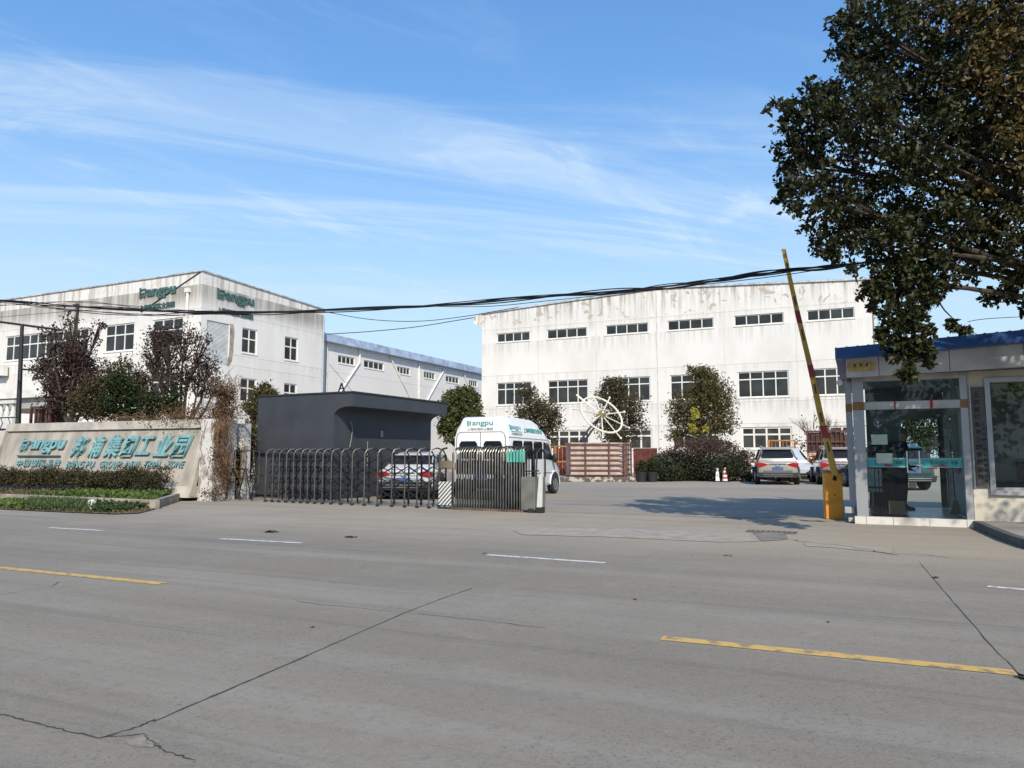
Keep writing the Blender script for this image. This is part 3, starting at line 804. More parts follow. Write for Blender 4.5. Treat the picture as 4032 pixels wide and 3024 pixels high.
# ------------------------------------------------------------------ middle low building
Mo = P(698.6, 984, 66.5)
MF = Frame((Mo.x, Mo.y), 64.6)
mz = MF.hit(*c5b(203, 175))[1]; mL = MF.hit(*c5b(1960, 590))[0]; mL2 = mL + 4
mbd = thing('storage_building', 'low white shed with slanting rain pipes between the two factories', 'building', tuple(MF.o), MF.a)
mfb = MF.hit(*c5b(203, 262))[1]
wt, wb = MF.hit(*c5b(645, 460))[1], MF.hit(*c5b(645, 545))[1]
mh = [(MF.hit(*c5b(a, 500))[0], MF.hit(*c5b(b, 500))[0], wb, wt) for a, b in ((362, 545), (645, 862), (1008, 1148), (1300, 1420), (1537, 1682), (1787, 1882))]
M_mbw = wall_mat('white_render_shed', (0.72, 0.70, 0.67), (0.33, 0.32, 0.30), mfb, 1.2, 0.35, seams=(wb - .9,))
mb = MB(); wall_holes(mb, -1.0, mL2, 0, mfb, mh)
mb.quad((mL2, 0, 0), (mL2, 14, 0), (mL2, 14, mfb), (mL2, 0, mfb))
mb.build('wall', M_mbw, mbd, fix=False)
MB().box(-1.05, mL2 + .05, -.55, 14, mfb, mz).build('roof', mat('blue_grey_fascia', (0.36, 0.44, 0.58), 0.6, var=.25, scale=1.2), mbd)
for h in mh: window(mbd, h, 4, None, M_white_frame, M_pane, t=.10)
M_pipe = mat('white_pipe', (0.72, 0.70, 0.66), 0.6)
for pts_ in ([(235, 270), (225, 830)], [(590, 350), (590, 490), (365, 830)], [(935, 425), (935, 460), (1150, 890)], [(1237, 500), (1237, 905)], [(1508, 555), (1500, 590), (1320, 915)], [(1730, 612), (1732, 640), (1810, 810)]):
    pp = [MF.hit(*c5b(*p)) for p in pts_]
    MB().tube([(u, -.10, min(z, mfb)) for u, z in pp], .09, 6).build('rain_pipe', M_pipe, mbd, smooth=50)

# ------------------------------------------------------------------ dark booth
BF = Frame((-8.05, 23.4), -26.5)
bw = BF.hit(761, 900)[0]; bH = BF.hit(557, 857.5)[1]; bu = BF.hit(*c3(1135, 600))[0]
bt = BF.hit(*c3(1297, 330))[1]
BS = Frame(tuple((BF.o + BF.dir * bw)[:2]), 63.5)
bD = BS.hit(966, 900)[0]
bo = thing('guard_booth', 'charcoal painted flat roofed booth behind the folding gate', 'booth', tuple(BF.o), BF.a)
M_booth = mat('charcoal_paint', (0.042, 0.047, 0.056), 0.62, var=0.14, scale=1.3, bump=0.15, bscale=8)
rr = 0.26; arc = []
for k in range(9):
    t = math.pi / 2 * k / 8
    arc.append((bu + .55 - .55 * math.cos(t) , bt - rr + rr * math.sin(t)))
poly = [(0, 0), (bu, 0)] + arc + [(bw, bt), (bw, bH), (0, bH)]
MB().prism(poly, 0, bD).build('wall', M_booth, bo)
MB().box(-.03, bw + .03, -.03, bD + .03, bH + .002, bH + .045).build('roof', mat('booth_roof_edge', (0.03, 0.032, 0.036), 0.7), bo)
MB().box(bu + .003, bu + .02, 2.3, 2.42, 1.9, 2.1).tube([(bu + .03, .75, 2.35), (bu + .05, .82, 2.1), (bu + .04, .78, 1.8), (bu + .05, .70, 1.55)], .012, 5).tube([(bu + .03, 1.6, 1.75), (bu + .03, 1.6, .9)], .01, 5).build('loose_wire', mat('pale_wire', (0.30, 0.29, 0.25), 0.7), bo)
mb = MB(); lx = BF.hit(*c3(1138, 200))[0]
for a in (-.12, .12): mb.tube([(lx + a, .35, bH + .05), (lx, .35, bH + .34)], .025, 5)
mb.tube([(lx - .07, .35, bH + .17), (lx + .07, .35, bH + .17)], .02, 5); mb.build('roof_lug', M_cable, bo)

# ------------------------------------------------------------------ stone sign wall
SG = Frame((-17.1, 25.3), math.degrees(math.atan2(21.9 - 25.3, -8.83 + 17.1)))
sW = (Vector((-8.83, 21.9)) - Vector((-17.1, 25.3))).length
sH = SG.hit(26.8, 916)[1]; sH2 = SG.hit(398, 906)[1]
sH = (sH + sH2) / 2
TILT = .55
sg = thing('stone_sign', 'tan stone clad sign wall with raised turquoise lettering beside the gate', 'sign', tuple(SG.o), SG.a)
M_stone = mat('tan_stone_cladding', (0.25, 0.222, 0.185), 0.85, col2=(0.44, 0.395, 0.335), scale=1.9, lo=.3, hi=.68, bump=0.25, bscale=12, stretch=(1.5, 1.5, .35))
M_stone2 = mat('pale_stone_border', (0.34, 0.31, 0.265), 0.85, col2=(0.50, 0.46, 0.40), scale=2.0, bump=0.2, bscale=12)
u1 = sW - .25
def slope_y(z): return -TILT * (1 - (z - .12) / (sH - .12))
mb = MB()
mb.prism([(-TILT, .12), (0, sH - .2), (.5, sH - .2), (.5, .12)], -.12, u1, 'x')
mb.build('sloped_face', M_stone, sg)
mb = MB()
mb.prism([(-.10, sH - .26), (-.05, sH), (.55, sH), (.55, sH - .26)], -.16, u1 + .12, 'x')
mb.bar((-.30, -TILT - .03, .14), (-.14, -.05, sH - .24), .14, .16, (0, 1, 0)); mb.bar((u1 + .03, -TILT - .03, .14), (u1 + .03, -.05, sH - .24), .16, .14, (0, 1, 0))
mb.prism([(-TILT - .16, .10), (-TILT - .02, .42), (.4, .42), (.4, .10)], -.30, u1 + .10, 'x')
mb.build('border', M_stone2, sg)
# lettering lies on the slope
ang = math.atan2(TILT, sH - .12)
def SM(u, z, off=0.03):
    return TR(u, slope_y(z) - off, z) @ Matrix.Rotation(-ang, 4, 'X')
def sl(x, y):          # pixel -> (u, distance up the slope)
    for _ in range(4):
        pass
    z = 1.2
    for _ in range(12):
        u_, z = SG.hit(x, y, slope_y(z))
    return u_, z
S = lambda x, y: sl(*c2(x, y))
def stext(s, xa, ya, xb, ht_px, m=M_teal, bold=.02, shear=.28, ext=.03, each=None):
    a = S(xa, ya); b = S(xb, ya); h_ = (S(xa, ya - ht_px)[1] - a[1]) / math.cos(ang)
    return text_mesh('lettering', s, 1, ext, m, sg, SM(a[0], a[1]), bold=bold, shear=shear, fit=(b[0] - a[0], h_))
for ch, xa, xb, ya, yt in (('邦', 680, 830, 492, 295), ('浦', 850, 990, 492, 292), ('集', 1000, 1155, 492, 282), ('团', 1165, 1312, 490, 290), ('工', 1305, 1470, 470, 290), ('业', 1480, 1650, 485, 285), ('园', 1650, 1832, 490, 282)):
    stext(ch, xa, ya, xb, ya - yt, bold=.025, shear=.30, ext=.035)
a = S(195, 428); hB = (S(195, 318)[1] - a[1]) / math.cos(ang)
mb = MB(); mb.M = SM(a[0], a[1]); logo_b(mb, 0, 0, hB, -.04, .02, .22); mb.build('logo_mark', M_teal, sg)
stext('angpu', 285, 452, 618, 125, bold=.03, shear=.2)
mb = MB(); b_ = S(175, 485); e_ = S(592, 485); mb.M = SM(b_[0], b_[1]); mb.box(0, e_[0] - b_[0], -.03, .01, 0, .035); mb.build('underline', M_teal_dark, sg)
for i, ch in enumerate('中国国际品牌'):
    stext(ch, 160 + i * 73, 582, 160 + i * 73 + 55, 68, bold=.005, shear=.1, ext=.015)
for s_, xa, xb in (('BANG PU', 640, 915), ('GROUP', 965, 1172), ('INDU', 1210, 1350), ('TRIAL', 1395, 1562), ('ZONE', 1612, 1785)):
    stext(s_, xa, 592, xb, 66, bold=.0, shear=.25, ext=.015)
# gate pillar with arched opening to the right of the sign
pl = thing('gate_pillar', 'white peeling pillar with a small arched opening joining sign wall and gate', 'pillar', tuple(SG.o + SG.dir * sW), SG.a)
M_peel = mat('peeling_whitewash', (0.30, 0.26, 0.22), 0.9, col2=(0.60, 0.58, 0.54), scale=2.2, lo=.40, hi=.50, detail=8, bump=.3)
pH = SG.hit(500, 912)[1]
mb = MB(); mb.prism([(-.20, 0), (-.02, 0), (-.02, sH - .1), (.12, sH - .1), (.12, sH - .8), (-.1, .55)][:0] or [(-.16, .0), (-.0, .0), (-.0, sH - .06), (-.12, sH - .06), (-.16, 1.2)], -.35, .5)
mb.box(0.003, .42, -.42, .5, 0, sH - .02); mb.build('pillar_shaft', M_peel, pl)
aw0 = SG.hit(474, 1000, .75)[0] - sW; aw1 = SG.hit(525, 1000, .75)[0] - sW
mb = MB(); cx_ = (aw0 + aw1) / 2; zz = pH - .95; ar = (aw1 - aw0) * .40
ring = [(aw0, 0), (cx_ - ar, 0)] + [(cx_ - ar * math.cos(math.pi * k / 10), zz + ar * math.sin(math.pi * k / 10)) for k in range(11)] + [(cx_ + ar, 0), (aw1, 0), (aw1, pH), (aw0, pH)]
mb.prism(ring, .75, 1.05); mb.build('arch_wall', M_peel, pl)
# low boundary wall running left from the sign
bwz = SG.hit(10, 928)[1]
bq = SG.o - SG.dir * 9.0 + SG.n * .4
bwl = thing('boundary_wall', 'whitewashed boundary wall left of the stone sign', 'wall', tuple(bq), SG.a)
MB().box(0, 8.85, 0, .25, 0, bwz).build('wall', mat('whitewash_grey', (0.50, 0.51, 0.52), .9, var=.15, scale=1.5), bwl)
mb = MB(); mb.box(0, 8.85, -.02, .27, bwz + .002, bwz + .06); mb.bar((0, .12, bwz + .45), (8.6, .12, bwz + .45), .05, .04)
for k in range(22): mb.tube([(k * .4, .12, bwz + .05), (k * .4 + .12, .12, bwz + .25), (k * .4, .12, bwz + .45)], .018, 4)
mb.build('iron_scrollwork', M_cable, bwl)

# ------------------------------------------------------------------ planter, verge, hedge, ground cover
pc = [G(-60, 1088), G(0, 1090), G(335, 1100), G(422, 1088), G(462, 1066)]
cz = .22
kb0, kb1, kb2, kb3 = G(-330, 1079), G(335, 1100), G(421, 1087), None
kb0 = Vector((-20.0, 0, 0)); 
A_ = G(335, 1100); B_ = G(0, 1084); Cb = G(422, 1071)
dleft = (B_ - A_).normalized()
kline = [A_ + dleft * 16, A_, Cb]
def kerb(name, line, w_, h_, m, label, cat='kerb', z0=0):
    mb = MB()
    for i in range(len(line) - 1):
        a, b = line[i], line[i + 1]; d = (b - a).normalized(); nn = Vector((-d.y, d.x, 0)); 
        ext = d * (w_ if i < len(line) - 2 else 0)
        zz_ = .0015 * i
        p = [a, b + ext * .0, b + nn * w_, a + nn * w_]
        mb.add([(q.x, q.y, z0) for q in p] + [(q.x, q.y, h_ - zz_) for q in p], [(3, 2, 1, 0), (4, 5, 6, 7), (0, 1, 5, 4), (1, 2, 6, 5), (2, 3, 7, 6), (3, 0, 4, 7)])
    o = mb.build(name, m, bevel=.012); tag(o, label, cat); return o
kerb('planter_kerb', kline[:], .13, cz, M_concrete, 'low concrete kerb holding the planting bed in front of the stone sign')
s0 = SG.o
soil = [kline[0] + Vector((0, .1, 0)), A_ + Vector((-.08, .12, 0)), Cb + Vector((-.14, 0, 0)), SG.o + SG.dir * sW, SG.o - SG.dir * 9]
MBs = MB(); MBs.quad(*[(p.x, p.y, .15) for p in soil]); struct(MBs.build('soil', M_soil, fix=False))
vg = [G(-300, 1098), G(0, 1101), G(100, 1106), G(245, 1112), G(300, 1110), G(334, 1101), kline[1] + Vector((0, .02, 0)), kline[0] + Vector((0, .02, 0))]
vg[0] = G(0, 1101) + (G(0, 1101) - G(100, 1106)).normalized() * 8
MBs = MB(); MBs.quad(*[(p.x, p.y, .02) for p in vg]); struct(MBs.build('verge', M_soil, fix=False))
def inpoly(poly, n_, zlo, zhi):
    xs = [p.x for p in poly]; ys = [p.y for p in poly]; r_ = []
    while len(r_) < n_:
        x, y = rnd.uniform(min(xs), max(xs)), rnd.uniform(min(ys), max(ys)); c = False; j = len(poly) - 1
        for i in range(len(poly)):
            if (ys[i] > y) != (ys[j] > y) and x < (xs[j] - xs[i]) * (y - ys[i]) / (ys[j] - ys[i]) + xs[i]: c = not c
            j = i
        if c: r_.append((x, y, rnd.uniform(zlo, zhi)))
    return r_
M_green = leaf_mat('fresh_green_leaves', [(0.05, 0.09, 0.02), (0.085, 0.15, 0.03), (0.13, 0.19, 0.05), (0.12, 0.12, 0.05)])
M_dryg = leaf_mat('dry_weed_leaves', [(0.12, 0.09, 0.04), (0.20, 0.15, 0.08), (0.09, 0.11, 0.03), (0.26, 0.20, 0.12)])
bed = [A_ + Vector((-.2, .2, 0)), Cb + Vector((-.4, .1, 0)), Cb + Vector((-.6, .8, 0)), A_ + dleft * 5.0 + Vector((.3, 1.3, 0)), A_ + dleft * 5.5 + Vector((0, .25, 0))]
tag(leaf_obj('ground_cover', inpoly(bed, 5200, .16, .32), .085, M_green, aspect=.8, droop=-.2), 'bright green low plants filling the right half of the planting bed', kind='stuff')
bed2 = [A_ + dleft * 4.2 + Vector((0, .25, 0)), A_ + dleft * 4.2 + Vector((0, 1.4, 0)), A_ + dleft * 15 + Vector((0, 1.4, 0)), A_ + dleft * 15 + Vector((0, .25, 0))]
tag(leaf_obj('ground_cover', inpoly(bed2, 5000, .15, .26), .08, M_dryg, aspect=.7, droop=-.1), 'dry brown weeds filling the left half of the planting bed', kind='stuff')
v2 = [p.copy() for p in vg]
tag(leaf_obj('grass', inpoly([G(60, 1104), G(150, 1107), G(190, 1108), G(188, 1090), G(60, 1086)], 4200, .02, .16), .10, leaf_mat('grass_green', [(0.05, 0.10, 0.03), (0.09, 0.14, 0.05), (0.12, 0.14, 0.06)]), aspect=.22, droop=-1.2), 'patch of short green grass left of the white marker post', kind='stuff')
tag(leaf_obj('ground_cover', inpoly([G(200, 1108), G(262, 1108), G(325, 1099), G(300, 1093), G(205, 1092)], 2600, .02, .14), .09, leaf_mat('dark_green_leaves', [(0.03, 0.06, 0.02), (0.05, 0.09, 0.03), (0.08, 0.10, 0.05)]), aspect=.6, droop=0), 'dark green creeping plants right of the white marker post', kind='stuff')
tag(leaf_obj('ground_cover', inpoly([G(0, 1098), G(40, 1101), G(100, 1101), G(95, 1092), G(0, 1088)], 1500, .02, .12), .10, M_green, aspect=.7, droop=-.2), 'light green weeds at the left edge of the verge', kind='stuff')
tag(leaf_obj('leaf_litter', inpoly(vg, 4200, .02, .05), .07, M_dryg, aspect=.6, droop=.1), 'dry leaf litter covering the roadside verge', kind='stuff')
# marker post
mp_ = G(198, 1101)
mk = thing('marker_post', 'short white concrete marker post standing in the grass verge', 'marker post', (mp_.x, mp_.y, 0), R(-20))
MB().box(-.075, .075, -.05, .05, 0, .22).ball((0, 0, .2), .075, sy=.66, sz=.6).build('post', mat('marker_white', (0.66, 0.64, 0.60), .8, var=.12), mk, smooth=60)
MB().box(-.008, .012, -.056, -.051, .12, .2).box(-.03, .0, -.056, -.051, .115, .125).build('painted_mark', M_cable, mk)
MB().box(-.36, -.08, -.12, .02, .02, .04).build('slab', mat('marker_white', (0.66, 0.64, 0.60), .8), mk)
# hedge in front of the sign
hd = thing('hedge', 'brown green clipped hedge hiding the foot of the stone sign', 'hedge', tuple(SG.o), SG.a)
pts_ = []; mbh = MB()
u = -4.0; ue = S(1690, 640)[0]
hz0 = .38; hz1 = SG.hit(*c2(1000, 610), -TILT - .5)[1]
while u < ue:
    r_ = rnd.uniform(.42, .58); hh = hz1 + rnd.uniform(-.10, .08)
    for _ in range(5):
        pts_.append((u + rnd.uniform(-.3, .3), -TILT - .55 + rnd.uniform(-.15, .1), (hz0 + hh) / 2 + rnd.uniform(-.12, .12), r_, .38, (hh - hz0) / 2 * .85, 520))
    for _ in range(3):
        x = u + rnd.uniform(-.3, .3)
        mbh.tube([(x, -TILT - .6, .12), (x + rnd.uniform(-.1, .1), -TILT - .6, .4), (x + rnd.uniform(-.25, .25), -TILT - .62, .85)], [.018, .013, .007], 4)
    u += .62
M_hedge = leaf_mat('hedge_leaves', [(0.035, 0.045, 0.02), (0.07, 0.055, 0.03), (0.05, 0.06, 0.025), (0.12, 0.075, 0.045)])
leaf_obj('foliage', blob_pts(pts_, .14, 10, .5), .055, M_hedge, hd, aspect=.6)
mbh.tube([(-4.2, -TILT - .6, .13), (ue, -TILT - .6, .13)], .012, 4)
mbh.build('stem', M_twig, hd, fix=False)

# ------------------------------------------------------------------ trees
M_leaf_dark = leaf_mat('dark_evergreen', [(0.018, 0.028, 0.010), (0.03, 0.045, 0.014), (0.05, 0.06, 0.022)])
M_leaf_purple = leaf_mat('purple_plum_leaves', [(0.04, 0.024, 0.022), (0.065, 0.04, 0.034), (0.10, 0.065, 0.055)])
M_leaf_brown = leaf_mat('brown_green_leaves', [(0.06, 0.045, 0.025), (0.075, 0.072, 0.032), (0.125, 0.085, 0.05)])
M_leaf_olive = leaf_mat('olive_leaves', [(0.06, 0.062, 0.022), (0.10, 0.09, 0.03), (0.15, 0.125, 0.045), (0.075, 0.052, 0.028)])
M_leaf_top = leaf_mat('topiary_green', [(0.05, 0.065, 0.018), (0.085, 0.10, 0.03), (0.14, 0.145, 0.055)])
M_leaf_red = leaf_mat('reddish_hedge', [(0.07, 0.04, 0.03), (0.11, 0.06, 0.045), (0.06, 0.055, 0.03), (0.13, 0.07, 0.06)])
def tree(name, label, cat, base_px, Y, blobs, leaf, m, r0=.12, group=None, clump=.16, per=14, shell=.55, dens=1.0, fork=.35, twigs=2, base_z=0, aspect=.55):
    b = P(base_px, 984, Y)
    t = thing(name, label, cat, (b.x, b.y, base_z), 0, group)
    bl = []
    for (x, y, rx, rz, n_) in blobs:
        c = P(x, y, Y); s = PX / 2912 * Y
        bl.append((c.x - b.x, rnd.uniform(-.3, .3) * rx * s, c.z - base_z, rx * s, (rx + rz) / 2 * s, rz * s, int(n_ * dens)))
    mb = MB(); limbs(mb, (0, 0, 0), bl, r0, fork, twigs=twigs); mb.build('trunk', M_bark, t, fix=False, smooth=60)
    leaf_obj('crown', blob_pts(bl, clump, per, shell), leaf, m, t, aspect=aspect)
    return t
Gt = 'trees and shrubs behind the stone sign'
tree('plum_tree', 'purple leaved plum tree with thin upright shoots behind the left end of the stone sign', 'tree', 150, 27.5,
     [(150, 750, 40, 45, 900), (110, 720, 22, 25, 160), (190, 730, 25, 30, 200), (150, 690, 20, 22, 130), (215, 700, 12, 12, 60), (170, 660, 8, 8, 40), (130, 810, 45, 40, 1300), (165, 850, 50, 40, 1500), (100, 780, 25, 18, 500), (155, 780, 34, 34, 1800), (185, 800, 26, 34, 1200), (120, 850, 30, 34, 1000)], .11, M_leaf_purple, .13, Gt, clump=.22, twigs=12, fork=.3, dens=.85)
tree('plum_tree', 'dense purple leaved plum tree standing before the corner of the left factory', 'tree', 392, 29,
     [(350, 760, 45, 40, 1500), (400, 730, 40, 40, 1100), (450, 790, 32, 32, 800), (330, 720, 22, 20, 350), (410, 800, 45, 35, 1100), (440, 740, 18, 26, 240), (470, 830, 22, 22, 250), (375, 830, 34, 28, 700), (360, 730, 26, 24, 700), (430, 830, 34, 30, 800), (330, 780, 26, 30, 700)], .10, M_leaf_purple, .15, Gt, clump=.22, twigs=14, fork=.3, dens=.75)
tree('evergreen_shrub', 'dark green bushy shrub above the middle of the stone sign', 'shrub', 268, 26,
     [(262, 830, 32, 30, 1500), (285, 860, 30, 30, 1300), (245, 870, 30, 28, 1200), (270, 895, 40, 20, 1000)], .10, M_leaf_dark, .07, Gt, clump=.18)
tree('evergreen_shrub', 'low dark green shrub right of the bushy one, above the company lettering', 'shrub', 345, 25.6,
     [(330, 870, 30, 26, 1200), (365, 880, 30, 22, 1000), (320, 895, 35, 14, 600), (385, 850, 18, 24, 300)], .10, M_leaf_dark, .06, Gt, clump=.18)
tree('brown_shrub', 'tall brown shrub left of the dark green ones behind the sign', 'shrub', 190, 26.5,
     [(200, 840, 34, 34, 1400), (170, 875, 34, 26, 1100), (215, 885, 34, 24, 1000), (225, 830, 20, 28, 500)], .10, M_leaf_brown, .07, Gt, clump=.18)
tree('brown_shrub', 'withered brown shrub between the two plum trees', 'shrub', 300, 28,
     [(280, 790, 24, 24, 260), (310, 820, 30, 26, 900), (250, 790, 24, 22, 260), (300, 850, 34, 24, 1300), (230, 800, 20, 22, 300)], .10, M_leaf_brown, .07, Gt, clump=.2, twigs=8)
tree('brown_shrub', 'dark brown shrub at the left beside the crate rack', 'shrub', 95, 28.5,
     [(90, 800, 26, 24, 700), (120, 830, 26, 22, 700), (130, 880, 30, 24, 900)], .10, M_leaf_brown, .07, Gt, clump=.18)
tree('evergreen_tree', 'round topped evergreen tree rising left of the charcoal booth', 'tree', 555, 27.5,
     [(570, 850, 28, 24, 1500), (548, 880, 24, 26, 1300), (545, 930, 22, 34, 1200), (540, 980, 20, 30, 900), (590, 860, 16, 18, 500)], .10, M_leaf_olive, .10, None)
tree('brown_shrub', 'dark tangled shrub filling the arch beside the gate pillar', 'shrub', 508, 23.2,
     [(500, 985, 22, 30, 1500), (505, 1030, 24, 34, 1900), (530, 1010, 20, 44, 1500), (540, 960, 14, 22, 500)], .08, M_leaf_brown, .05, None, clump=.2, twigs=8)
# far trees before the right factory
Gr = 'trees in front of the right factory'
tree('topiary_tree', 'dense round green topiary tree between booth and white van', 'tree', 995, 37.5,
     [(995, 875, 44, 38, 4200), (985, 905, 40, 36, 2600), (1010, 910, 36, 34, 2200), (975, 935, 26, 20, 900), (1000, 850, 30, 16, 1300), (955, 925, 14, 12, 300)], .14, M_leaf_top, .16, None, clump=.10, shell=.35, aspect=.75)
tree('bushy_tree', 'dark brown green tree behind the roof of the white van', 'tree', 1160, 46,
     [(1140, 850, 28, 20, 700), (1160, 885, 50, 28, 2600), (1130, 915, 34, 26, 1200), (1190, 910, 30, 28, 1100), (1165, 940, 44, 26, 1500)], .15, M_leaf_brown, .14, Gr, clump=.18, twigs=6)
tree('bushy_tree', 'brown green tree directly behind the ship wheel', 'tree', 1335, 47,
     [(1330, 830, 30, 20, 900), (1345, 870, 46, 36, 2600), (1330, 920, 44, 36, 2300), (1370, 910, 26, 34, 900), (1305, 850, 26, 26, 600), (1335, 950, 44, 20, 900)], .15, M_leaf_brown, .15, Gr, clump=.18, twigs=6)
tree('bushy_tree', 'largest olive green tree left of the silver car, yellowing at its foot', 'tree', 1515, 46,
     [(1510, 805, 32, 16, 1200), (1530, 840, 46, 30, 2600), (1500, 870, 52, 36, 2800), (1555, 880, 38, 42, 1900), (1470, 900, 30, 34, 1000), (1520, 920, 56, 30, 2300), (1570, 920, 24, 26, 600), (1460, 940, 26, 20, 500)], .15, M_leaf_olive, .18, Gr, clump=.17, twigs=6)
tree('yellow_shrub', 'small bright yellow leaved sapling at the foot of the large olive tree', 'shrub', 1502, 44,
     [(1501, 895, 8, 20, 160), (1498, 930, 8, 16, 160), (1522, 925, 7, 8, 60)], .15, leaf_mat('yellow_leaves', [(0.30, 0.28, 0.04), (0.42, 0.36, 0.05)]), .03, None)
tree('evergreen_tree', 'dark evergreen tree seen through the guardhouse glass', 'tree', 2000, 44,
     [(1950, 900, 50, 50, 1800), (2010, 880, 60, 60, 2400), (2070, 900, 50, 55, 1800), (1980, 945, 60, 34, 1800), (2050, 950, 60, 34, 1800)], .16, M_leaf_dark, .2)
# bare tree right
bp_ = P(1765, 984, 42)
bt_ = thing('bare_tree', 'leafless thin branched tree between the silver car and the barrier arm', 'tree', (bp_.x, bp_.y, 0))
mb = MB()
def branch(p, d, ln, r, lv):
    q = p + d * ln; m_ = p.lerp(q, .5) + Vector((rnd.uniform(-1, 1), rnd.uniform(-1, 1), rnd.uniform(-.5, .5))) * ln * .08
    mb.tube([p, m_, q], [r, r * .8, r * .6], 5 if lv < 2 else 3, cap=False)
    if lv < 4:
        for _ in range(3 if lv else 6):
            e = (d + Vector((rnd.uniform(-1, 1), rnd.uniform(-1, 1), rnd.uniform(-.1, .8))) * (.55 if lv else .7)).normalized()
            branch(p.lerp(q, rnd.uniform(.5, 1)), e, ln * rnd.uniform(.6, .85), r * .55, lv + 1)
branch(Vector((0, 0, 0)), Vector((0, 0, 1)), 1.6, .09, 0)
mb.build('trunk', M_twig, bt_, fix=False)
leaf_obj('crown', blob_pts([(-.9, 0, 2.0, .7, .5, .6, 120), (.3, 0, 2.4, 1.4, 1, 1.3, 160), (0, 0, 1.0, .9, .7, .5, 400)], .2, 5), .13, M_leaf_brown, bt_)
# big hedge mound
hm = thing('shrub_mound', 'large reddish green clipped shrub mound left of the parked cars', 'shrub', tuple(P(1500, 984, 38.5) - Vector((0, 0, EYE))))
bl = []
red = []
for (x, y, rx, rz, n_, t_) in ((1425, 1012, 46, 26, 3200, 0), (1480, 1005, 52, 32, 3800, 0), (1545, 1005, 52, 32, 3800, 0), (1595, 1010, 30, 28, 2200, 0), (1505, 970, 66, 20, 2600, 1), (1560, 965, 50, 17, 2000, 1), (1450, 985, 40, 14, 1200, 1), (1600, 985, 22, 16, 900, 1), (1402, 1028, 18, 14, 900, 0), (1603, 1030, 16, 14, 700, 0), (1500, 1030, 84, 16, 2800, 0), (1530, 953, 40, 10, 700, 1)):
    s = PX / 2912 * 38.5; c = P(x, y, 38.5); o = hm.location
    (red if t_ else bl).append((c.x - o.x, rnd.uniform(-.5, 1.2), max(c.z, .25), rx * s, 1.3, rz * s, n_))
leaf_obj('foliage', blob_pts(bl, .10, 10, .4), .11, leaf_mat('dark_green_hedge', [(0.03, 0.038, 0.02), (0.045, 0.055, 0.028), (0.07, 0.075, 0.04)]), hm, aspect=.7)
leaf_obj('reddish_top_growth', blob_pts(red, .12, 8, .5), .10, M_leaf_red, hm, aspect=.6)
mb = MB()
for k in range(14):
    x = rnd.uniform(-2.2, 2.2); mb.tube([(x, rnd.uniform(-.6, .8), 0), (x + rnd.uniform(-.3, .3), 0, .5), (x + rnd.uniform(-.5, .5), 0, 1.2)], [.04, .03, .015], 4)
mb.box(-2.3, 2.3, -.6, .8, -.02, .01)
mb.build('stem', M_bark, hm, fix=False)
struct(MB().box(-.01, .01, -.01, .01, -.05, -.04).build('soil', M_soil)) if False else None

# the big camphor tree at the upper right, hanging over the guardhouse roof
tx, ty = 10.2, 10.6
ct = thing('camphor_tree', 'large broad leaved tree overhanging the guardhouse from the upper right', 'tree', (tx, ty, 0))
big = [(1880, 60, 95, 10.8), (2000, 60, 110, 11.5), (2130, 50, 110, 10.5), (2215, 90, 100, 11.5), (1855, 150, 75, 11.2), (1740, 262, 84, 11.0), (1850, 235, 100, 10.4), (1970, 190, 110, 11.6),
       (2100, 180, 110, 10.6), (2200, 240, 100, 11), (1728, 345, 66, 11.4), (1765, 425, 76, 10.8), (1850, 340, 95, 11.6), (1970, 320, 100, 10.4), (2085, 320, 90, 11.8), (2180, 340, 90, 10.6),
       (1830, 480, 80, 11.3), (1905, 530, 76, 10.8), (1940, 440, 100, 11.4), (2040, 460, 80, 10.6), (2140, 430, 90, 11.2), (2190, 520, 90, 10.7), (2090, 545, 80, 11.4), (1985, 570, 74, 11.0),
       (1915, 610, 48, 10.8), (1940, 660, 50, 10.6), (1985, 640, 45, 10.9), (1925, 700, 36, 10.6), (1960, 745, 38, 10.4), (1985, 765, 30, 10.5), (1955, 790, 26, 10.4), (1950, 600, 62, 10.9), (2012, 612, 52, 11.0), (1895, 640, 36, 10.8), (1975, 700, 46, 10.5), (1930, 745, 34, 10.5), (1995, 738, 34, 10.4), (1962, 806, 24, 10.4), (2180, 610, 55, 11.0), (2205, 650, 30, 10.8), (1790, 535, 38, 11.0), (1705, 400, 40, 11.2), (1690, 250, 38, 11.1), (1825, 40, 40, 11.0), (2050, 700, 14, 10.8), (2085, 715, 12, 10.8)]
bl = []
for x, y, r_, D in big:
    c = P(x, y, D); s = PX / 2912 * D * r_
    bl.append((c.x - tx, c.y - ty, c.z, s, s * 1.25, s, int((r_ / 100) ** 2 * 2100 * rnd.uniform(.6, 1.1)) + 60))
for x, y, z, r_, n_ in ((9.4, 9.3, 8.6, 1.5, 1800), (11.5, 9.5, 8.2, 1.6, 1800), (11.8, 11.5, 7, 1.6, 1800), (10.3, 8.6, 6.5, 1.6, 2400), (9.8, 7.6, 6.6, 1.4, 2000), (10.6, 7.4, 5.2, 1.2, 1800), (9.2, 8.2, 5.2, 1.0, 1500), (12.4, 10, 5.6, 1.3, 1200), (11.4, 8.4, 4.9, 1.2, 1500), (10.8, 12.6, 5.4, 1.2, 1000), (8.3, 9.4, 5.9, .9, 1300)):  # extra crown blobs out of view, placed to shade the guardhouse front
    bl.append((x - tx, y - ty, z, r_, r_, r_ * .8, n_))
mb = MB()
fk = Vector((-.2, .2, 3.4)); mb.tube([(0, 0, 0), (.1, 0, 1.6), fk, (-.3, .4, 6.5), (-.1, .3, 9.5)], [.30, .25, .21, .15, .06], 10)
hubs = [Vector(b[:3]) for b in bl if b[3] > .4]
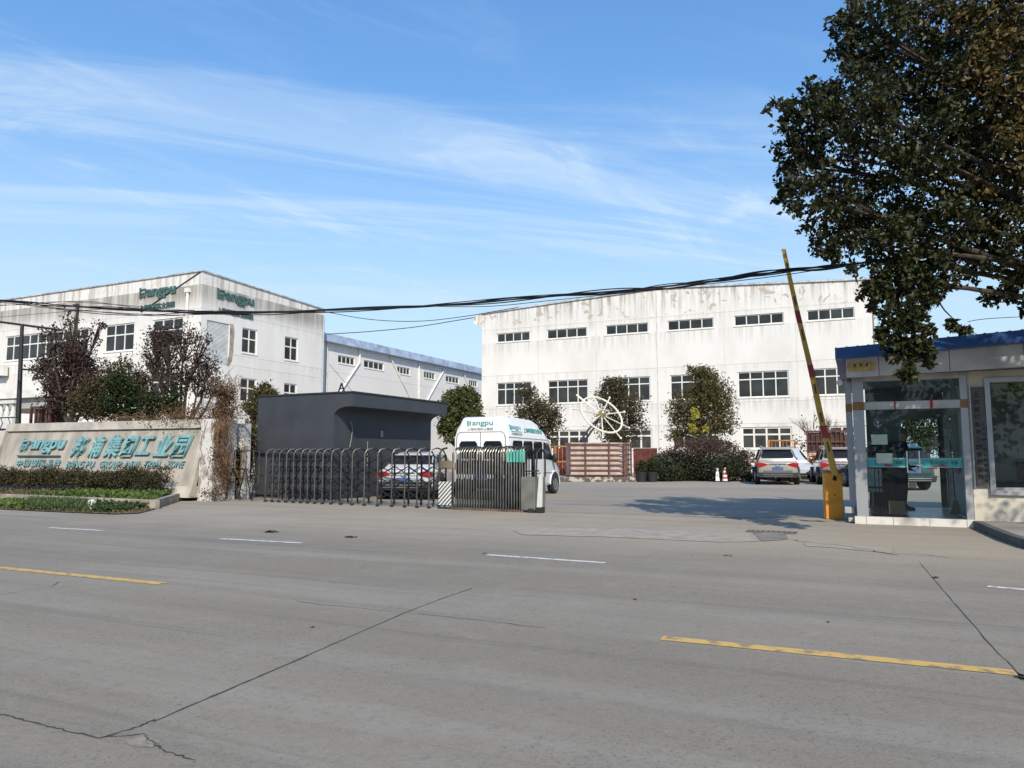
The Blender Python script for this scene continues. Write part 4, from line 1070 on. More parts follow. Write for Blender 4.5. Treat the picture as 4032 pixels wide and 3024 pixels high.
for i, e in enumerate(hubs):
    z0 = min(max(e.z * .62, 3.2), 8.5); st_ = Vector((-.25, .3, z0)); m_ = st_.lerp(e, .5) + Vector((rnd.uniform(-.2, .2), rnd.uniform(-.2, .2), rnd.uniform(0, .35)))
    mb.tube([st_, m_, e], [.085, .05, .015], 6)
    for k in range(4):
        d = Vector((rnd.uniform(-1, 1), rnd.uniform(-1, 1), rnd.uniform(-1, 1))) * bl[i][3] * .9
        mb.tube([m_.lerp(e, rnd.uniform(.4, .9)), e + d * .5, e + d], [.022, .014, .005], 4)
hang = [P(1985, 570, 11.0), P(1930, 640, 10.7), P(1945, 720, 10.5), P(1960, 790, 10.4)]
mb.tube([h - Vector((tx, ty, 0)) for h in hang], [.03, .022, .015, .006], 5)
hang = [P(1985, 590, 10.9), P(2040, 670, 10.8), P(2070, 700, 10.8), P(2110, 722, 10.8)]
mb.tube([h - Vector((tx, ty, 0)) for h in hang], [.02, .012, .007, .004], 5)
mb.build('trunk', M_bark, ct, fix=False, smooth=60)
M_camphor = leaf_mat('camphor_leaves', [(0.016, 0.024, 0.009), (0.028, 0.034, 0.012), (0.042, 0.046, 0.016), (0.065, 0.055, 0.02)], .12, .45)
sunlit_blobs = [b for b, (x, y, r_, D) in zip(bl, big) if x > 1990 and y < 350 or x > 2120 and y < 480]
leaf_obj('crown', blob_pts(bl, .095, 22, .45), .088, M_camphor, ct, aspect=.62, droop=.5)
leaf_obj('sunlit_leaves', blob_pts([(b[0], b[1] - .5, b[2], b[3], b[4] * .7, b[5], int(b[6] * .35)) for b in sunlit_blobs], .12, 14, .5), .088, leaf_mat('sunlit_camphor_leaves', [(0.06, 0.05, 0.016), (0.12, 0.08, 0.025), (0.19, 0.13, 0.045)], .2, .45), ct, aspect=.6, droop=.5)  # second leaf set: sunlight on the upper right crown put into golden colour

# dry creeper on pillar and wall top
vn = thing('dry_creeper', 'tangle of dry brown creeper hanging over pillar and sign top', 'creeper', tuple(SG.o + SG.dir * sW), SG.a)
mb = MB()
for k in range(150):
    x = rnd.gauss(.46, .22); z = rnd.uniform(sH - .2, sH + .25); p = Vector((x, rnd.uniform(-.45, -.1), z)); q = [p.copy()]
    for j in range(rnd.randint(4, 10)):
        p = p + Vector((rnd.uniform(-.14, .14), rnd.uniform(-.04, .04), -rnd.uniform(.08, .26))); q.append(p.copy())
        if p.z < .1: break
    mb.tube(q, .006, 3, cap=False)
for k in range(160):
    x = rnd.uniform(-4.6, .9); p = Vector((x, rnd.uniform(-.1, .3), sH + .01)); q = [p.copy()]
    for j in range(5):
        p = p + Vector((rnd.uniform(-.25, .25), rnd.uniform(-.06, .04), rnd.uniform(-.06, .14) * (1.2 if x > -2 else .7))); q.append(p.copy())
    mb.tube(q, .006, 3, cap=False)
for k in range(170):    # the tall brown cone of dead growth
    p = Vector((rnd.gauss(.35, .22), rnd.uniform(-.2, .5), rnd.uniform(sH, sH + 1.0))); q = [p.copy()]
    for j in range(5): p = p + Vector((rnd.uniform(-.12, .12), rnd.uniform(-.1, .1), rnd.uniform(-.12, .2))); q.append(p.copy())
    mb.tube(q, .007, 3, cap=False)
mb.build('vine', mat('dry_vine', (0.15, 0.085, 0.045), .95, var=.45, scale=3), vn, fix=False)
leaf_obj('dry_leaf_mass', blob_pts([(.35, 0, sH + .75, .3, .3, .45, 1400), (.5, -.15, sH + .2, .45, .3, .3, 900), (.5, -.3, 1.2, .18, .15, .9, 600), (.62, -.1, .8, .12, .12, .8, 700), (.95, .2, 1.0, .25, .15, .9, 260), (-1.2, .1, sH + .1, 2.2, .2, .10, 1800), (.45, -.45, .25, .5, .2, .2, 400)], .2, 8), .06, leaf_mat('dry_vine_leaves', [(0.13, 0.08, 0.04), (0.20, 0.12, 0.06), (0.09, 0.06, 0.03)]), vn)

# ------------------------------------------------------------------ retractable gate
g0, g1 = Vector((-8.65, 22.0, 0)), Vector((.55, 17.06, 0))
GA = math.atan2(g1.y - g0.y, g1.x - g0.x)
GF = Frame(g0[:2], math.degrees(GA))
gt = thing('folding_gate', 'grey steel retractable scissor gate drawn half closed across the entrance', 'gate', tuple(g0), GA)
M_gate = mat('worn_gate_steel', (0.14, 0.135, 0.125), 0.36, 0.75, var=.3, scale=3)
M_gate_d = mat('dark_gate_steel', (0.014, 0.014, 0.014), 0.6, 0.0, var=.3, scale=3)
M_gate_o = mat('old_gate_steel', (0.05, 0.048, 0.045), 0.6, 0.5, var=.4, scale=4)
gu = lambda x, y=1165: GF.hit(*c3(x, y))[0]
hg = GF.hit(*c3(1500, 690))[1] - .02
dep = .46
fronts = [gu(x) for x in (540, 598, 655, 718, 780, 845, 905, 968, 1035, 1110, 1195, 1293, 1400, 1515, 1640, 1752, 1860, 1965)]
def arch(u, du, name='post_frame', m=M_gate, r=.019, h=hg):
    mb = MB()
    pts_ = [(u, 0, 0.04), (u, 0, h - .14), (u + du * .25, .05, h - .04), (u + du * .8, .17, h)]
    mb.tube(pts_, r, 6)
    mb2 = MB(); 
    k = u + du * 1.25
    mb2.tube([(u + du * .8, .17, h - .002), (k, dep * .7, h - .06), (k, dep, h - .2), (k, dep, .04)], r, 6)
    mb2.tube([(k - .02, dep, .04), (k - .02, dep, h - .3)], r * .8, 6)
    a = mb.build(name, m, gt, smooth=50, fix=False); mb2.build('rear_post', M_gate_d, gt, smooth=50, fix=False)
    MB().box(u - .03, u + .03, -.03, .05, 0, .05).build('caster', M_black_rubber, gt)
    return a
for i, u in enumerate(fronts): arch(u, .16)
# scissor lattice bars between neighbouring frames, drawn dark
for i in range(len(fronts) - 1):
    a, b = fronts[i], fronts[i + 1]; s_ = b - a; mb = MB()
    for z in (.18, .48, .80, 1.08):
        mb.bar((a, .12, z), (b, .12, z + .22), .034, .012); mb.bar((a, .14, z + .22), (b, .14, z), .034, .012)
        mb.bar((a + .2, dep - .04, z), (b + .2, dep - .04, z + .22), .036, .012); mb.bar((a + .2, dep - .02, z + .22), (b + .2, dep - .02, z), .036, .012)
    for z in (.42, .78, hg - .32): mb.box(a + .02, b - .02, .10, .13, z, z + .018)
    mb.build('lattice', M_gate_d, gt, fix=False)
# left, older lattice
lx_ = [gu(x, 1145) for x in (150, 190, 245, 300, 350, 410, 465, 520)]
mb = MB()
for i in range(len(lx_) - 1):
    a, b = lx_[i], lx_[i + 1]; o = .0 if i % 2 else .02
    if i % 2: mb.bar((a, o, .04), (b, o + .02, .95), .03, .02); mb.bar((a, o + .03, .04), (lx_[i - 1], o + .05, .95), .03, .02)
    mb.bar((b, o + .05, .5 if i % 2 else .04), (b, o + .05, hg - .08), .03, .03)
for z in (.45,):
    mb.bar((lx_[0], .06, z), (lx_[-1], .06, z + .35), .022, .014); mb.bar((lx_[0], .08, z + .35), (lx_[-1], .08, z), .022, .014)
mb.bar((lx_[2], .06, hg - .06), (lx_[-1] + .06, .06, hg - .04), .03, .03)
mb.build('lattice', M_gate_o, gt, fix=False)
# collapsed stack
s0_, s1_ = GF.hit(*c4(515, 1380))[0], GF.hit(*c4(1270, 1410))[0]
n_ = 27
for i in range(n_):
    u = s0_ + (s1_ - s0_) * i / (n_ - 1); mb = MB(); hh = hg + rnd.uniform(-.015, .02); ln = rnd.uniform(-.012, .012); r_ = .016
    mb.tube([(u, -.02, .04), (u + ln, -.02, hh - .12), (u + .03, .04, hh - .02), (u + .06, .16, hh + .02)], r_, 6)
    mb.build('post_frame', M_gate, gt, smooth=50, fix=False)
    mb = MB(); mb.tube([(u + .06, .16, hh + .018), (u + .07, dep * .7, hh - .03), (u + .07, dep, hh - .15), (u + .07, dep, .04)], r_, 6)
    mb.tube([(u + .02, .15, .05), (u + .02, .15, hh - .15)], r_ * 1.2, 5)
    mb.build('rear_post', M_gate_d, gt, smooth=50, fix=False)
mb = MB()
for i in range(n_ - 1):
    u = s0_ + (s1_ - s0_) * i / (n_ - 1); w_ = (s1_ - s0_) / n_
    for z in (.25, .55, .85, 1.0): mb.box(u, u + w_ * .96, .08, .11, z, z + .17 + rnd.uniform(0, .05))
mb.build('lattice', M_gate_d, gt, fix=False)
mb = MB(); 
for i in range(n_): 
    u = s0_ + (s1_ - s0_) * i / (n_ - 1); mb.box(u - .025, u + .025, -.05, .03, 0, .05)
mb.build('caster', mat('rusty_caster', (0.16, 0.10, 0.07), .8, var=.4), gt)
# teal plates on the last frames
ta, tb = GF.hit(*c4(1105, 800))[0], GF.hit(*c4(1310, 800))[0]; zt1, zt0 = GF.hit(*c4(1200, 755))[1], GF.hit(*c4(1200, 885))[1]
mb = MB(); k = 6
for i in range(k): u = ta + (tb - ta) * i / k; mb.box(u, u + (tb - ta) / k * .68, -.05, -.038, zt0, zt1)
mb.build('teal_plate', mat('teal_plate', (0.10, 0.42, 0.34), .5, var=.2), gt)
# drive unit and striped panel
ua, ub = GF.hit(*c4(1260, 1300))[0], GF.hit(*c4(1412, 1300))[0]; ze = GF.hit(*c4(1330, 1045))[1]
MB().box(ua, ub, -.06, .50, .06, ze).build('drive_unit', mat('brushed_drive_box', (0.24, 0.235, 0.20), .42, .55, var=.25, scale=2.5), gt, bevel=.01)
mb = MB()
for u in (ua + .03, ub - .02): mb.tube([(u, .05, ze - .02), (u + .02, .05, hg - .12), (u + .05, .2, hg - .02), (u + .05, .42, hg - .14), (u + .04, .44, ze)], .022, 6)
mb.bar((ua, .05, ze + .12), (ub + .05, .05, ze + .14), .03, .03); mb.build('drive_unit_frame', M_gate_d, gt, smooth=50, fix=False)
uc = GF.hit(*c4(1478, 1300))[0]
MB().prism([(ub + .02, .08), (uc, .14), (uc + .02, ze + .12), (ub + .08, ze + .02)], -.02, .02).build('white_panel', mat('panel_white', (0.62, 0.60, 0.58), .6, var=.12), gt)
MB().box(ub - .18, ub - .02, -.08, .1, 0, .10).box(uc - .16, uc + .02, -.04, .12, 0, .13).build('caster', M_black_rubber, gt, bevel=.02)
pa_, pb_ = GF.hit(*c4(362, 1300))[0], GF.hit(*c4(500, 1300))[0]; zpa = GF.hit(*c4(430, 1095))[1]; zpb = GF.hit(*c4(430, 1350))[1]
MB().box(pa_, pb_, -.045, -.02, zpb, zpa).build('striped_panel', mat('panel_black', (0.03, 0.03, 0.03), .6), gt)
mb = MB(); W_, H_ = pb_ - pa_, zpa - zpb
def clipstripe(c0, c1_):
    # diagonal band c0 < z - x*k < c1 inside the panel rectangle
    k = 1.0; pts = [(0, 0), (W_, 0), (W_, H_), (0, H_)]
    for c, sgn in ((c0, 1), (c1_, -1)):
        o = []
        for i in range(len(pts)):
            a, b = pts[i], pts[(i + 1) % len(pts)]; fa = sgn * (a[1] - a[0] * k - c); fb = sgn * (b[1] - b[0] * k - c)
            if fa >= 0: o.append(a)
            if fa * fb < 0: t = fa / (fa - fb); o.append((a[0] + (b[0] - a[0]) * t, a[1] + (b[1] - a[1]) * t))
        pts = o
        if len(pts) < 3: return
    mb.prism([(pa_ + p[0], zpb + p[1]) for p in pts], -.052, -.047)
c = -W_
while c < H_: clipstripe(c, c + .062); c += .105
mb.build('stripe', mat('stripe_white', (0.66, 0.65, 0.60), .6), gt)
zd0, zd1 = GF.hit(*c4(440, 945))[1], GF.hit(*c4(440, 870))[1]
MB().box(pa_ + .02, pb_ + .04, -.05, -.02, zd0, zd1).build('name_plate', mat('wood_plate', (0.16, 0.125, 0.08), .6, var=.3), gt)
mb = MB()
for u in (pa_ - .01, pb_ + .02): mb.tube([(u, 0, .04), (u, 0, hg - .14), (u + .04, .06, hg - .03), (u + .10, .18, hg)], .026, 6)
mb.build('post_frame', M_gate_d, gt, smooth=50, fix=False)

# ------------------------------------------------------------------ vehicles
def rtrap(hb, ht, z0, z1, r0, r1, y):
    pts = []
    def cor(cx, cz, r, a0):
        for k in range(4):
            a = R(a0 + 30 * k); pts.append((cx + r * math.cos(a), y, cz + r * math.sin(a)))
    cor(hb - r0, z0 + r0, r0, -90); cor(ht - r1, z1 - r1, r1, 0)
    cor(-ht + r1, z1 - r1, r1, 90); cor(-hb + r0, z0 + r0, r0, 180)
    return pts
M_tyre = mat('tyre', (0.018, 0.018, 0.018), 0.8); M_rim = mat('alloy_rim', (0.42, 0.42, 0.43), 0.35, 0.8)
M_carglass = mat('car_glass', (0.012, 0.014, 0.016), 0.06, spec=0.4, var=.1)
M_red = mat('red_lamp', (0.38, 0.012, 0.012), 0.2, var=.1); M_platebl = mat('blue_plate', (0.055, 0.11, 0.25), 0.45, var=.1, scale=9)
M_blk = mat('black_trim', (0.02, 0.02, 0.021), 0.55); M_chrome = mat('chrome', (0.72, 0.72, 0.72), 0.18, 0.9)
def wheel(par, x, y, r, w_):
    mb = MB(); n_ = 28; prof = [(-w_ / 2, r * .62), (-w_ / 2, r * .93), (-w_ * .35, r), (w_ * .35, r), (w_ / 2, r * .93), (w_ / 2, r * .62)]
    rings = []
    for k in range(n_):
        a = 2 * math.pi * k / n_; rings.append([(x + p[0], y + p[1] * math.cos(a), r + p[1] * math.sin(a)) for p in prof])
    rings.append(rings[0]); mb.loft(rings, cap=False)
    wo = mb.build('wheel', M_tyre, par, smooth=40)
    s = 1 if x > 0 else -1; mb = MB(); xo = x + s * (w_ / 2 - .015)
    for k in range(7):
        a = 2 * math.pi * k / 7; mb.bar((xo, y, r), (xo, y + r * .58 * math.cos(a), r + r * .58 * math.sin(a)), .05, .03, (1, 0, 0))
    mb.tube([(xo, y + r * .60 * math.cos(t * .3927), r + r * .60 * math.sin(t * .3927)) for t in range(17)], .025, 5)
    mb.ball((xo, y, r), .07, sx=.4); mb.build('rim', M_rim, wo, smooth=40)
    MB().tube([(x - s * .03, y, r), (x + s * .01, y, r)], r * .6, 16).build('brake_disc', M_blk, wo)
def suv(name, label, loc, rz, col, scale=1.0, group=None, low=False, front=False):
    t = thing(name, label, 'car', loc, rz, group)
    t.scale = (scale,) * 3
    M_p = mat('paint_' + name, col, 0.28, 0.35, var=.03, coat=.6)
    rf_ = 1.44 if low else 1.68; bel = .92 if low else 1.04; zc0 = .22 if low else .34
    mb = MB()
    rings = []
    for y, hw, z0, z1 in ((-2.30, .74, .48, bel - .10), (-2.27, .84, .42, bel - .04), (-2.12, .91, .36, bel + .0), (-1.5, .935, zc0, bel + .02), (0, .94, zc0, bel - .01), (1.2, .93, zc0, bel - .04), (1.75, .90, .3, bel - .16), (2.1, .84, .34, bel - .26), (2.28, .70, .42, bel - .36)):
        rings.append(rtrap(hw - .04, hw - .07, z0, z1, .05, .12, y))
    mb.loft(rings)
    body = mb.build('body', M_p, t, smooth=50)
    mb = MB(); rings = []
    tail = ((-2.16, .80, .80, bel - .02, bel + .06), (-2.05, .82, .70, bel - .04, bel + .28), (-1.86, .82, .64, bel - .04, rf_ - .06), (-1.6, .83, .62, bel - .04, rf_)) if not low else \
           ((-1.75, .78, .78, bel - .02, bel + .03), (-1.35, .80, .68, bel - .04, bel + .28), (-1.0, .82, .60, bel - .04, rf_ - .03), (-.7, .82, .58, bel - .04, rf_))
    for y, hb, ht, z0, z1 in tail + ((-.2, .84, .62, bel - .04, rf_ + .015), (.35, .83, .60, bel - .05, rf_ - .05), (.85, .80, .62, bel - .06, bel + .28), (1.25, .76, .70, bel - .08, bel + .0)):
        rings.append(rtrap(hb, ht, z0, z1, .02, .07 if z1 - z0 > .2 else .02, y))
    mb.loft(rings); mb.build('cabin', M_p, t, smooth=50)
    # windows: panels laid just proud of the cabin
    ya, za, yb, zb_ = (-2.085, bel + .14, -1.895, rf_ - .14) if not low else (-1.56, bel + .15, -1.13, rf_ - .14)
    d = Vector((0, -(zb_ - za), (ya - yb) * -1)).normalized() * .035
    w0, w1 = .66, .56
    def pane(pts, nm, m=M_carglass, th=.012):
        c = sum((Vector(p) for p in pts), Vector()) / len(pts); nn = (Vector(pts[1]) - Vector(pts[0])).cross(Vector(pts[2]) - Vector(pts[1])).normalized()
        if (nn.x * c.x + nn.y * c.y) < 0: nn = -nn
        mb = MB(); a = [Vector(p) for p in pts]; b = [p + nn * th for p in a]; k = len(a)
        mb.add(a + b, [tuple(range(k))[::-1], tuple(range(k, 2 * k))] + [(i, (i + 1) % k, k + (i + 1) % k, k + i) for i in range(k)]); return mb.build(nm, m, t)
    dy = -.03
    pane([(-w0, ya + dy, za), (w0, ya + dy, za), (w0 + .02, ya + dy + .02, za + .1), (w1 + .03, yb + dy, zb_), (-w1 - .03, yb + dy, zb_), (-w0 - .02, ya + dy + .02, za + .1)], 'rear_window')
    MB().box(-.62, .62, yb - .16, yb + .06, zb_ + .035, zb_ + .06).build('roof_spoiler', M_p, t, bevel=.01)
    for s in (-1, 1):
        X0 = s * .835; X1 = s * .655
        if not low: poly_ = [(X0, -1.75, bel + .08), (X0, .95, bel + .04), (X1 * 1.0, .30, rf_ - .10), (X1, -1.55, rf_ - .10)]
        else: poly_ = [(X0, -1.2, bel + .08), (X0, .85, bel + .04), (X1, .25, rf_ - .10), (X1 * .97, -.85, rf_ - .10)]
        pane([Vector(p) + Vector((s * .015, 0, 0)) for p in poly_], 'side_window')
        for yy in (-.95, .0): MB().bar((X0 + s * .035, yy, bel + .05), (X1 + s * .035, yy + .02, rf_ - .09), .05, .02, (0, 1, 0)).build('window_pillar', M_blk, t)
        m_ = MB(); m_.ball((s * 1.0, .72, bel + .12), .11, sy=.6, sz=.75); m_.bar((s * .84, .74, bel + .06), (s * .95, .73, bel + .09), .05, .04)
        m_.build('door_mirror', M_p, t, smooth=60)
        if not low:
            MB().tube([(s * .60, -1.55, rf_ + .0), (s * .60, -1.4, rf_ + .05), (s * .60, .1, rf_ + .06), (s * .60, .3, rf_ - .0)], .018, 6).build('roof_rail', M_chrome, t, smooth=40)
        tl = MB(); zz = bel - .16
        tl.prism([(s * .38, zz + .04), (s * .62, zz + .10), (s * .86, zz + .10), (s * .87, zz - .08), (s * .62, zz - .06)], -2.335 , -2.16); tl.build('tail_lamp', M_red, t, bevel=.01)
        MB().prism([(s * .89, .34), (s * .89, .34)][:0] or [(-2.0, .3), (-1.95, .62), (-1.6, .80), (-1.25, .78), (-.95, .60), (-.9, .3)], s * .88, s * .955, 'x').build('wheel_arch', M_blk, t)
        MB().prism([(1.0, .3), (1.05, .60), (1.3, .76), (1.65, .76), (1.92, .60), (1.95, .34)], s * .86, s * .95, 'x').build('wheel_arch', M_blk, t)
        wheel(t, s * .84, -1.42, .36 if not low else .32, .23); wheel(t, s * .84, 1.45, .36 if not low else .32, .23)
    zl = bel - .32
    MB().box(-.22, .22, -2.345, -2.31, zl - .07, zl + .07).build('number_plate', M_platebl, t)
    MB().box(-.36, .36, -2.335, -2.27, bel - .12, bel - .09).build('chrome_strip', M_chrome, t)
    MB().prism([(-.80, .32), (.80, .32), (.86, .56), (-.86, .56)], -2.36, -2.1).build('rear_bumper', M_blk, t, bevel=.03)
    MB().box(-.62, .62, -2.375, -2.35, .44, .47).box(-.62, .62, -2.38, -2.35, .37, .385).build('bumper_trim', M_chrome, t)
    MB().box(-.62, .62, -2.335, -2.29, .60, .66).build('bumper_shade_strip', mat('paint_shade_' + name, [c * .45 for c in col], .5), t)  # body colour darkened to stand for the shade of a bumper recess
    m_ = MB(); m_.tube([(.09 * math.cos(k * .785), -2.325, bel - .16 + .06 * math.sin(k * .785)) for k in range(9)], .012, 5); m_.build('badge', M_chrome, t)
    return t
s1p = G(1681, 1047)
suv('silver_car', 'champagne silver sport utility car parked with its tail to the camera', (s1p.x + .48, s1p.y + 1.75, 0), R(-16), (0.42, 0.385, 0.34), 1.0)
s2p = G(1822, 1047.5)
suv('bronze_car', 'bronze grey sport utility car half hidden by the barrier post', (s2p.x + .42, s2p.y + 1.75, 0), R(-17), (0.30, 0.255, 0.24), 1.0)
s3p = P(1697, 984, 39.5)
suv('white_car', 'white car mostly hidden behind the champagne silver one', (s3p.x, s3p.y, 0), R(176), (0.70, 0.70, 0.69), 1.0, low=False)
s4p = G(897, 1078)
suv('white_sedan', 'white saloon car with red tail lamps standing behind the folding gate', (s4p.x + .05, s4p.y + 1.6, 0), R(-8), (0.72, 0.72, 0.72), .98, low=True)
s5p = G(1990, 1060)
suv('teal_car', 'dark teal car seen through the glass of the guardhouse lobby', (s5p.x - .3, s5p.y + 2.2, 0), R(0), (0.03, 0.09, 0.10), 1.0)

# van --------------------------------------------------------------------
VS = .92
wl = G(1196, 1066); vyaw = R(-24)
vn_ = thing('white_van', 'white high roof minibus with turquoise company lettering behind the gate', 'van')
vn_.rotation_euler = (0, 0, vyaw); vn_.scale = (VS,) * 3
# van local: rear at y=0, front at y=5.3, right side x=+1; front right wheel at (0.9, 4.35)
cw, sw = math.cos(vyaw), math.sin(vyaw)
wx, wy = .95 * VS, 4.25 * VS
vn_.location = (wl.x - (wx * cw - wy * sw), wl.y - (wx * sw + wy * cw), 0)
M_van = mat('van_white', (0.76, 0.76, 0.74), 0.3, var=.03, coat=.5)
def vring(y, hw, z0, belt, ztop, htop, rt=.12):
    """van section: upright to the belt, tapering above it to a narrower roof"""
    pts = [(hw - .08, y, z0), (hw, y, z0 + .15), (hw, y, .95), (hw, y, belt)]
    pts += [(hw - (hw - htop) * .45, y, belt + (ztop - belt) * .5)]
    pts += [(htop, y, ztop - rt), (htop - rt * .35, y, ztop - rt * .3), (htop - rt, y, ztop)]
    return pts + [(-a, b, c) for a, b, c in reversed(pts)]
mb = MB()
rings = [vring(0.10, .96, .36, 1.9, 2.50, .70, .2), vring(.0, 1.0, .34, 1.92, 2.42, .76, .2)][::-1]
secs = [(0.0, .96, .40, 2.00, 2.50, .74, .14), (.04, .99, .36, 2.02, 2.62, .76, .14), (.16, 1.0, .34, 2.03, 2.70, .78, .14), (1.2, 1.0, .32, 2.03, 2.71, .79, .14), (2.7, 1.0, .32, 2.02, 2.68, .77, .14), (3.35, 1.0, .32, 1.98, 2.58, .72, .18), (3.75, .99, .32, 1.90, 2.24, .72, .2), (4.0, .98, .32, 1.52, 1.88, .72, .16), (4.45, .96, .32, 1.12, 1.34, .74, .12), (5.0, .90, .34, .86, 1.08, .74, .12), (5.28, .78, .40, .70, .90, .62, .12)]
mb = MB(); mb.loft([vring(*s) for s in secs]); mb.build('body', M_van, vn_, smooth=38)
# rear windows, doors gap, side windows
def vpanel(pts, nm, m, th=.012, par=vn_):
    a = [Vector(p) for p in pts]; nn = (a[1] - a[0]).cross(a[2] - a[1]).normalized(); c = sum(a, Vector()) / len(a) - Vector((0, 2.6, 1.2))
    if nn.dot(c) < 0: nn = -nn
    b = [p + nn * th for p in a]; k = len(a); q = MB()
    q.add(a + b, [tuple(range(k))[::-1], tuple(range(k, 2 * k))] + [(i, (i + 1) % k, k + (i + 1) % k, k + i) for i in range(k)]); return q.build(nm, m, par)
for s in (-1, 1):
    vpanel([(s * .12, -.012, 1.32), (s * .78, -.012, 1.32), (s * .80, -.012, 1.40), (s * .78, -.012, 1.80), (s * .71, -.012, 1.89), (s * .19, -.012, 1.89), (s * .12, -.012, 1.80)], 'rear_window', M_carglass)
    vpanel([(s * .86, -.014, .95), (s * .93, -.014, .95), (s * .93, -.014, 1.18), (s * .86, -.014, 1.18)], 'tail_lamp', M_red, .03)
    for y0, y1 in ((.35, 1.15), (1.25, 2.05), (2.15, 2.95)):
        vpanel([(s * 1.004, y0, 1.30), (s * 1.004, y1, 1.30), (s * 1.004, y1, 1.82), (s * 1.001, y1 - .06, 1.91), (s * 1.001, y0 + .06, 1.91), (s * 1.004, y0, 1.82)], 'side_window', M_carglass)
    vpanel([(s * 1.0, 3.1, 1.30), (s * .985, 4.12, 1.24), (s * .965, 3.96, 1.48), (s * .985, 3.62, 1.84), (s * 1.0, 3.1, 1.90)], 'side_window', M_carglass)
    q = MB(); q.ball((s * 1.12, 3.95, 1.32), .13, sy=.5, sz=1.3); q.bar((s * .97, 3.95, 1.25), (s * 1.08, 3.95, 1.28), .04, .04); q.build('door_mirror', M_blk, vn_, smooth=60)
    q = MB()
    for yy in (3.05, 4.18): q.box(s * 1.001, s * 1.006, yy, yy + .012, .45, 1.85)
    q.box(s * 1.001, s * 1.012, .1, 4.3, .78, .80); q.build('door_gap', mat('panel_gap', (0.12, 0.12, 0.12), .7), vn_)
    for yy in (.95, 4.25):
        arc_ = [(yy + .46 * math.cos(math.pi * k / 12), .36 + .46 * math.sin(math.pi * k / 12)) for k in range(13)]
        MB().prism(arc_, s * .93, s * 1.008, 'x').build('wheel_arch', M_blk, vn_)
        q = MB(); q.tube([(s * 1.0, a, b) for a, b in [(yy + .48 * math.cos(math.pi * k / 12), .36 + .48 * math.sin(math.pi * k / 12)) for k in range(13)]], .03, 5); q.build('arch_lip', M_van, vn_, smooth=50)
        wheel(vn_, s * .92, yy, .35, .22)
q = MB(); q.tube([(-.90, -.01, 1.0), (-.90, -.01, 2.0), (-.85, .0, 2.13), (-.76, .0, 2.19), (.76, .0, 2.19), (.85, .0, 2.13), (.90, -.01, 2.0), (.90, -.01, 1.0)], .012, 5)
q.box(-.006, .006, -.02, .01, .5, 2.19); q.build('door_gap', mat('panel_gap', (0.12, 0.12, 0.12), .7), vn_)
q = MB(); q.tube([(1.012, .02, 2.03), (1.012, 3.5, 1.99)], .014, 5); q.tube([(-1.012, .02, 2.03), (-1.012, 3.5, 1.99)], .014, 5); q.build('rain_gutter', M_van, vn_)
MB().box(-.95, .95, -.12, .05, .34, .55).build('rear_bumper', M_blk, vn_, bevel=.03)
MB().box(-.24, .24, -.035, -.01, .66, .80).build('number_plate', M_platebl, vn_)
M_vt = mat('van_turquoise', (0.05, 0.30, 0.29), .5, var=.1); M_vg = mat('van_grey_letters', (0.30, 0.36, 0.36), .5)
# rear lettering follows the slightly sloped rear top
RT = TR(0, .0, 0)
q = MB(); q.M = TR(-.50, .0, 2.40); logo_b(q, 0, 0, .17, -.015, .05); q.build('logo_mark', M_vt, vn_)
text_mesh('lettering', 'angpu', 1, .008, M_vt, vn_, TR(-.31, -.002, 2.36), bold=.012, fit=(.76, .17))
text_mesh('lettering', '上海邦浦实业集团', 1, .006, M_vg, vn_, TR(-.50, -.006, 2.245), fit=(.95, .085))
# right side lettering on the sloped upper side
bel0, zt0_ = 1.94, 2.49
tl_ = math.atan2(.11, .42)
SD = TR(0, 0, 0) @ Matrix(((0, -1, 0, 0), (1, 0, 0, 0), (0, 0, 1, 0), (0, 0, 0, 1)))   # local x -> van +y ; local -y -> van +x
def side(y, z):   # a point on the sloping side
    hx = 1.0 - .10 * max(0, z - 2.03) / .335
    return TR(hx + .010, y, z) @ Matrix.Rotation(-math.atan2(.10, .335), 4, 'Y') @ Matrix.Rotation(R(90), 4, 'Z')
q = MB(); q.M = side(.30, 2.27); logo_b(q, 0, 0, .17, -.012, .02); q.build('logo_mark', M_vt, vn_)
text_mesh('lettering', 'angpu', 1, .006, M_vt, vn_, side(.49, 2.24), bold=.0, fit=(.70, .16))
text_mesh('lettering', '中国国际品牌', 1, .006, M_vg, vn_, side(.35, 2.09), fit=(.85, .085))
text_mesh('lettering', '上海邦浦实业集团', 1, .006, M_vt, vn_, side(1.4, 2.20), fit=(1.7, .17))
q = MB(); q.M = side(.35, 2.205); q.box(0, .85, -.012, .01, 0, .012); q.build('underline', M_vt, vn_)

# ------------------------------------------------------------------ ship wheel monument
wc = P((2200 + 670 * .2532) / PX, (1500 + 522 * .2532) / PX, 38.5)
pb0 = P(1229, 984, 37.6); pb1 = P(1370, 984, 37.6)
pd = thing('monument_pedestal', 'pinkish stone pedestal caged in rust red steel bars', 'pedestal', (pb0.x, 37.6, 0))
pw = pb1.x - pb0.x; ph = P(1290, 956, 37.6).z
M_pst = mat('pink_stone_blocks', (0.40, 0.29, 0.24), .85, col2=(0.55, 0.43, 0.36), scale=2.5, bump=.3)
pw2 = pw * .88
poly = [(0.05, 0), (pw2 - .45, 0)] + [(pw2 - .45 + .45 * math.sin(math.pi / 2 * k / 6), .45 - .45 * math.cos(math.pi / 2 * k / 6)) for k in range(7)] + [(pw - .02, 1.4), (pw - .02, 2.6), (.05, 2.6)]
MB().prism(poly, .30, ph - .06, 'z').build('stone_block', M_pst, pd)
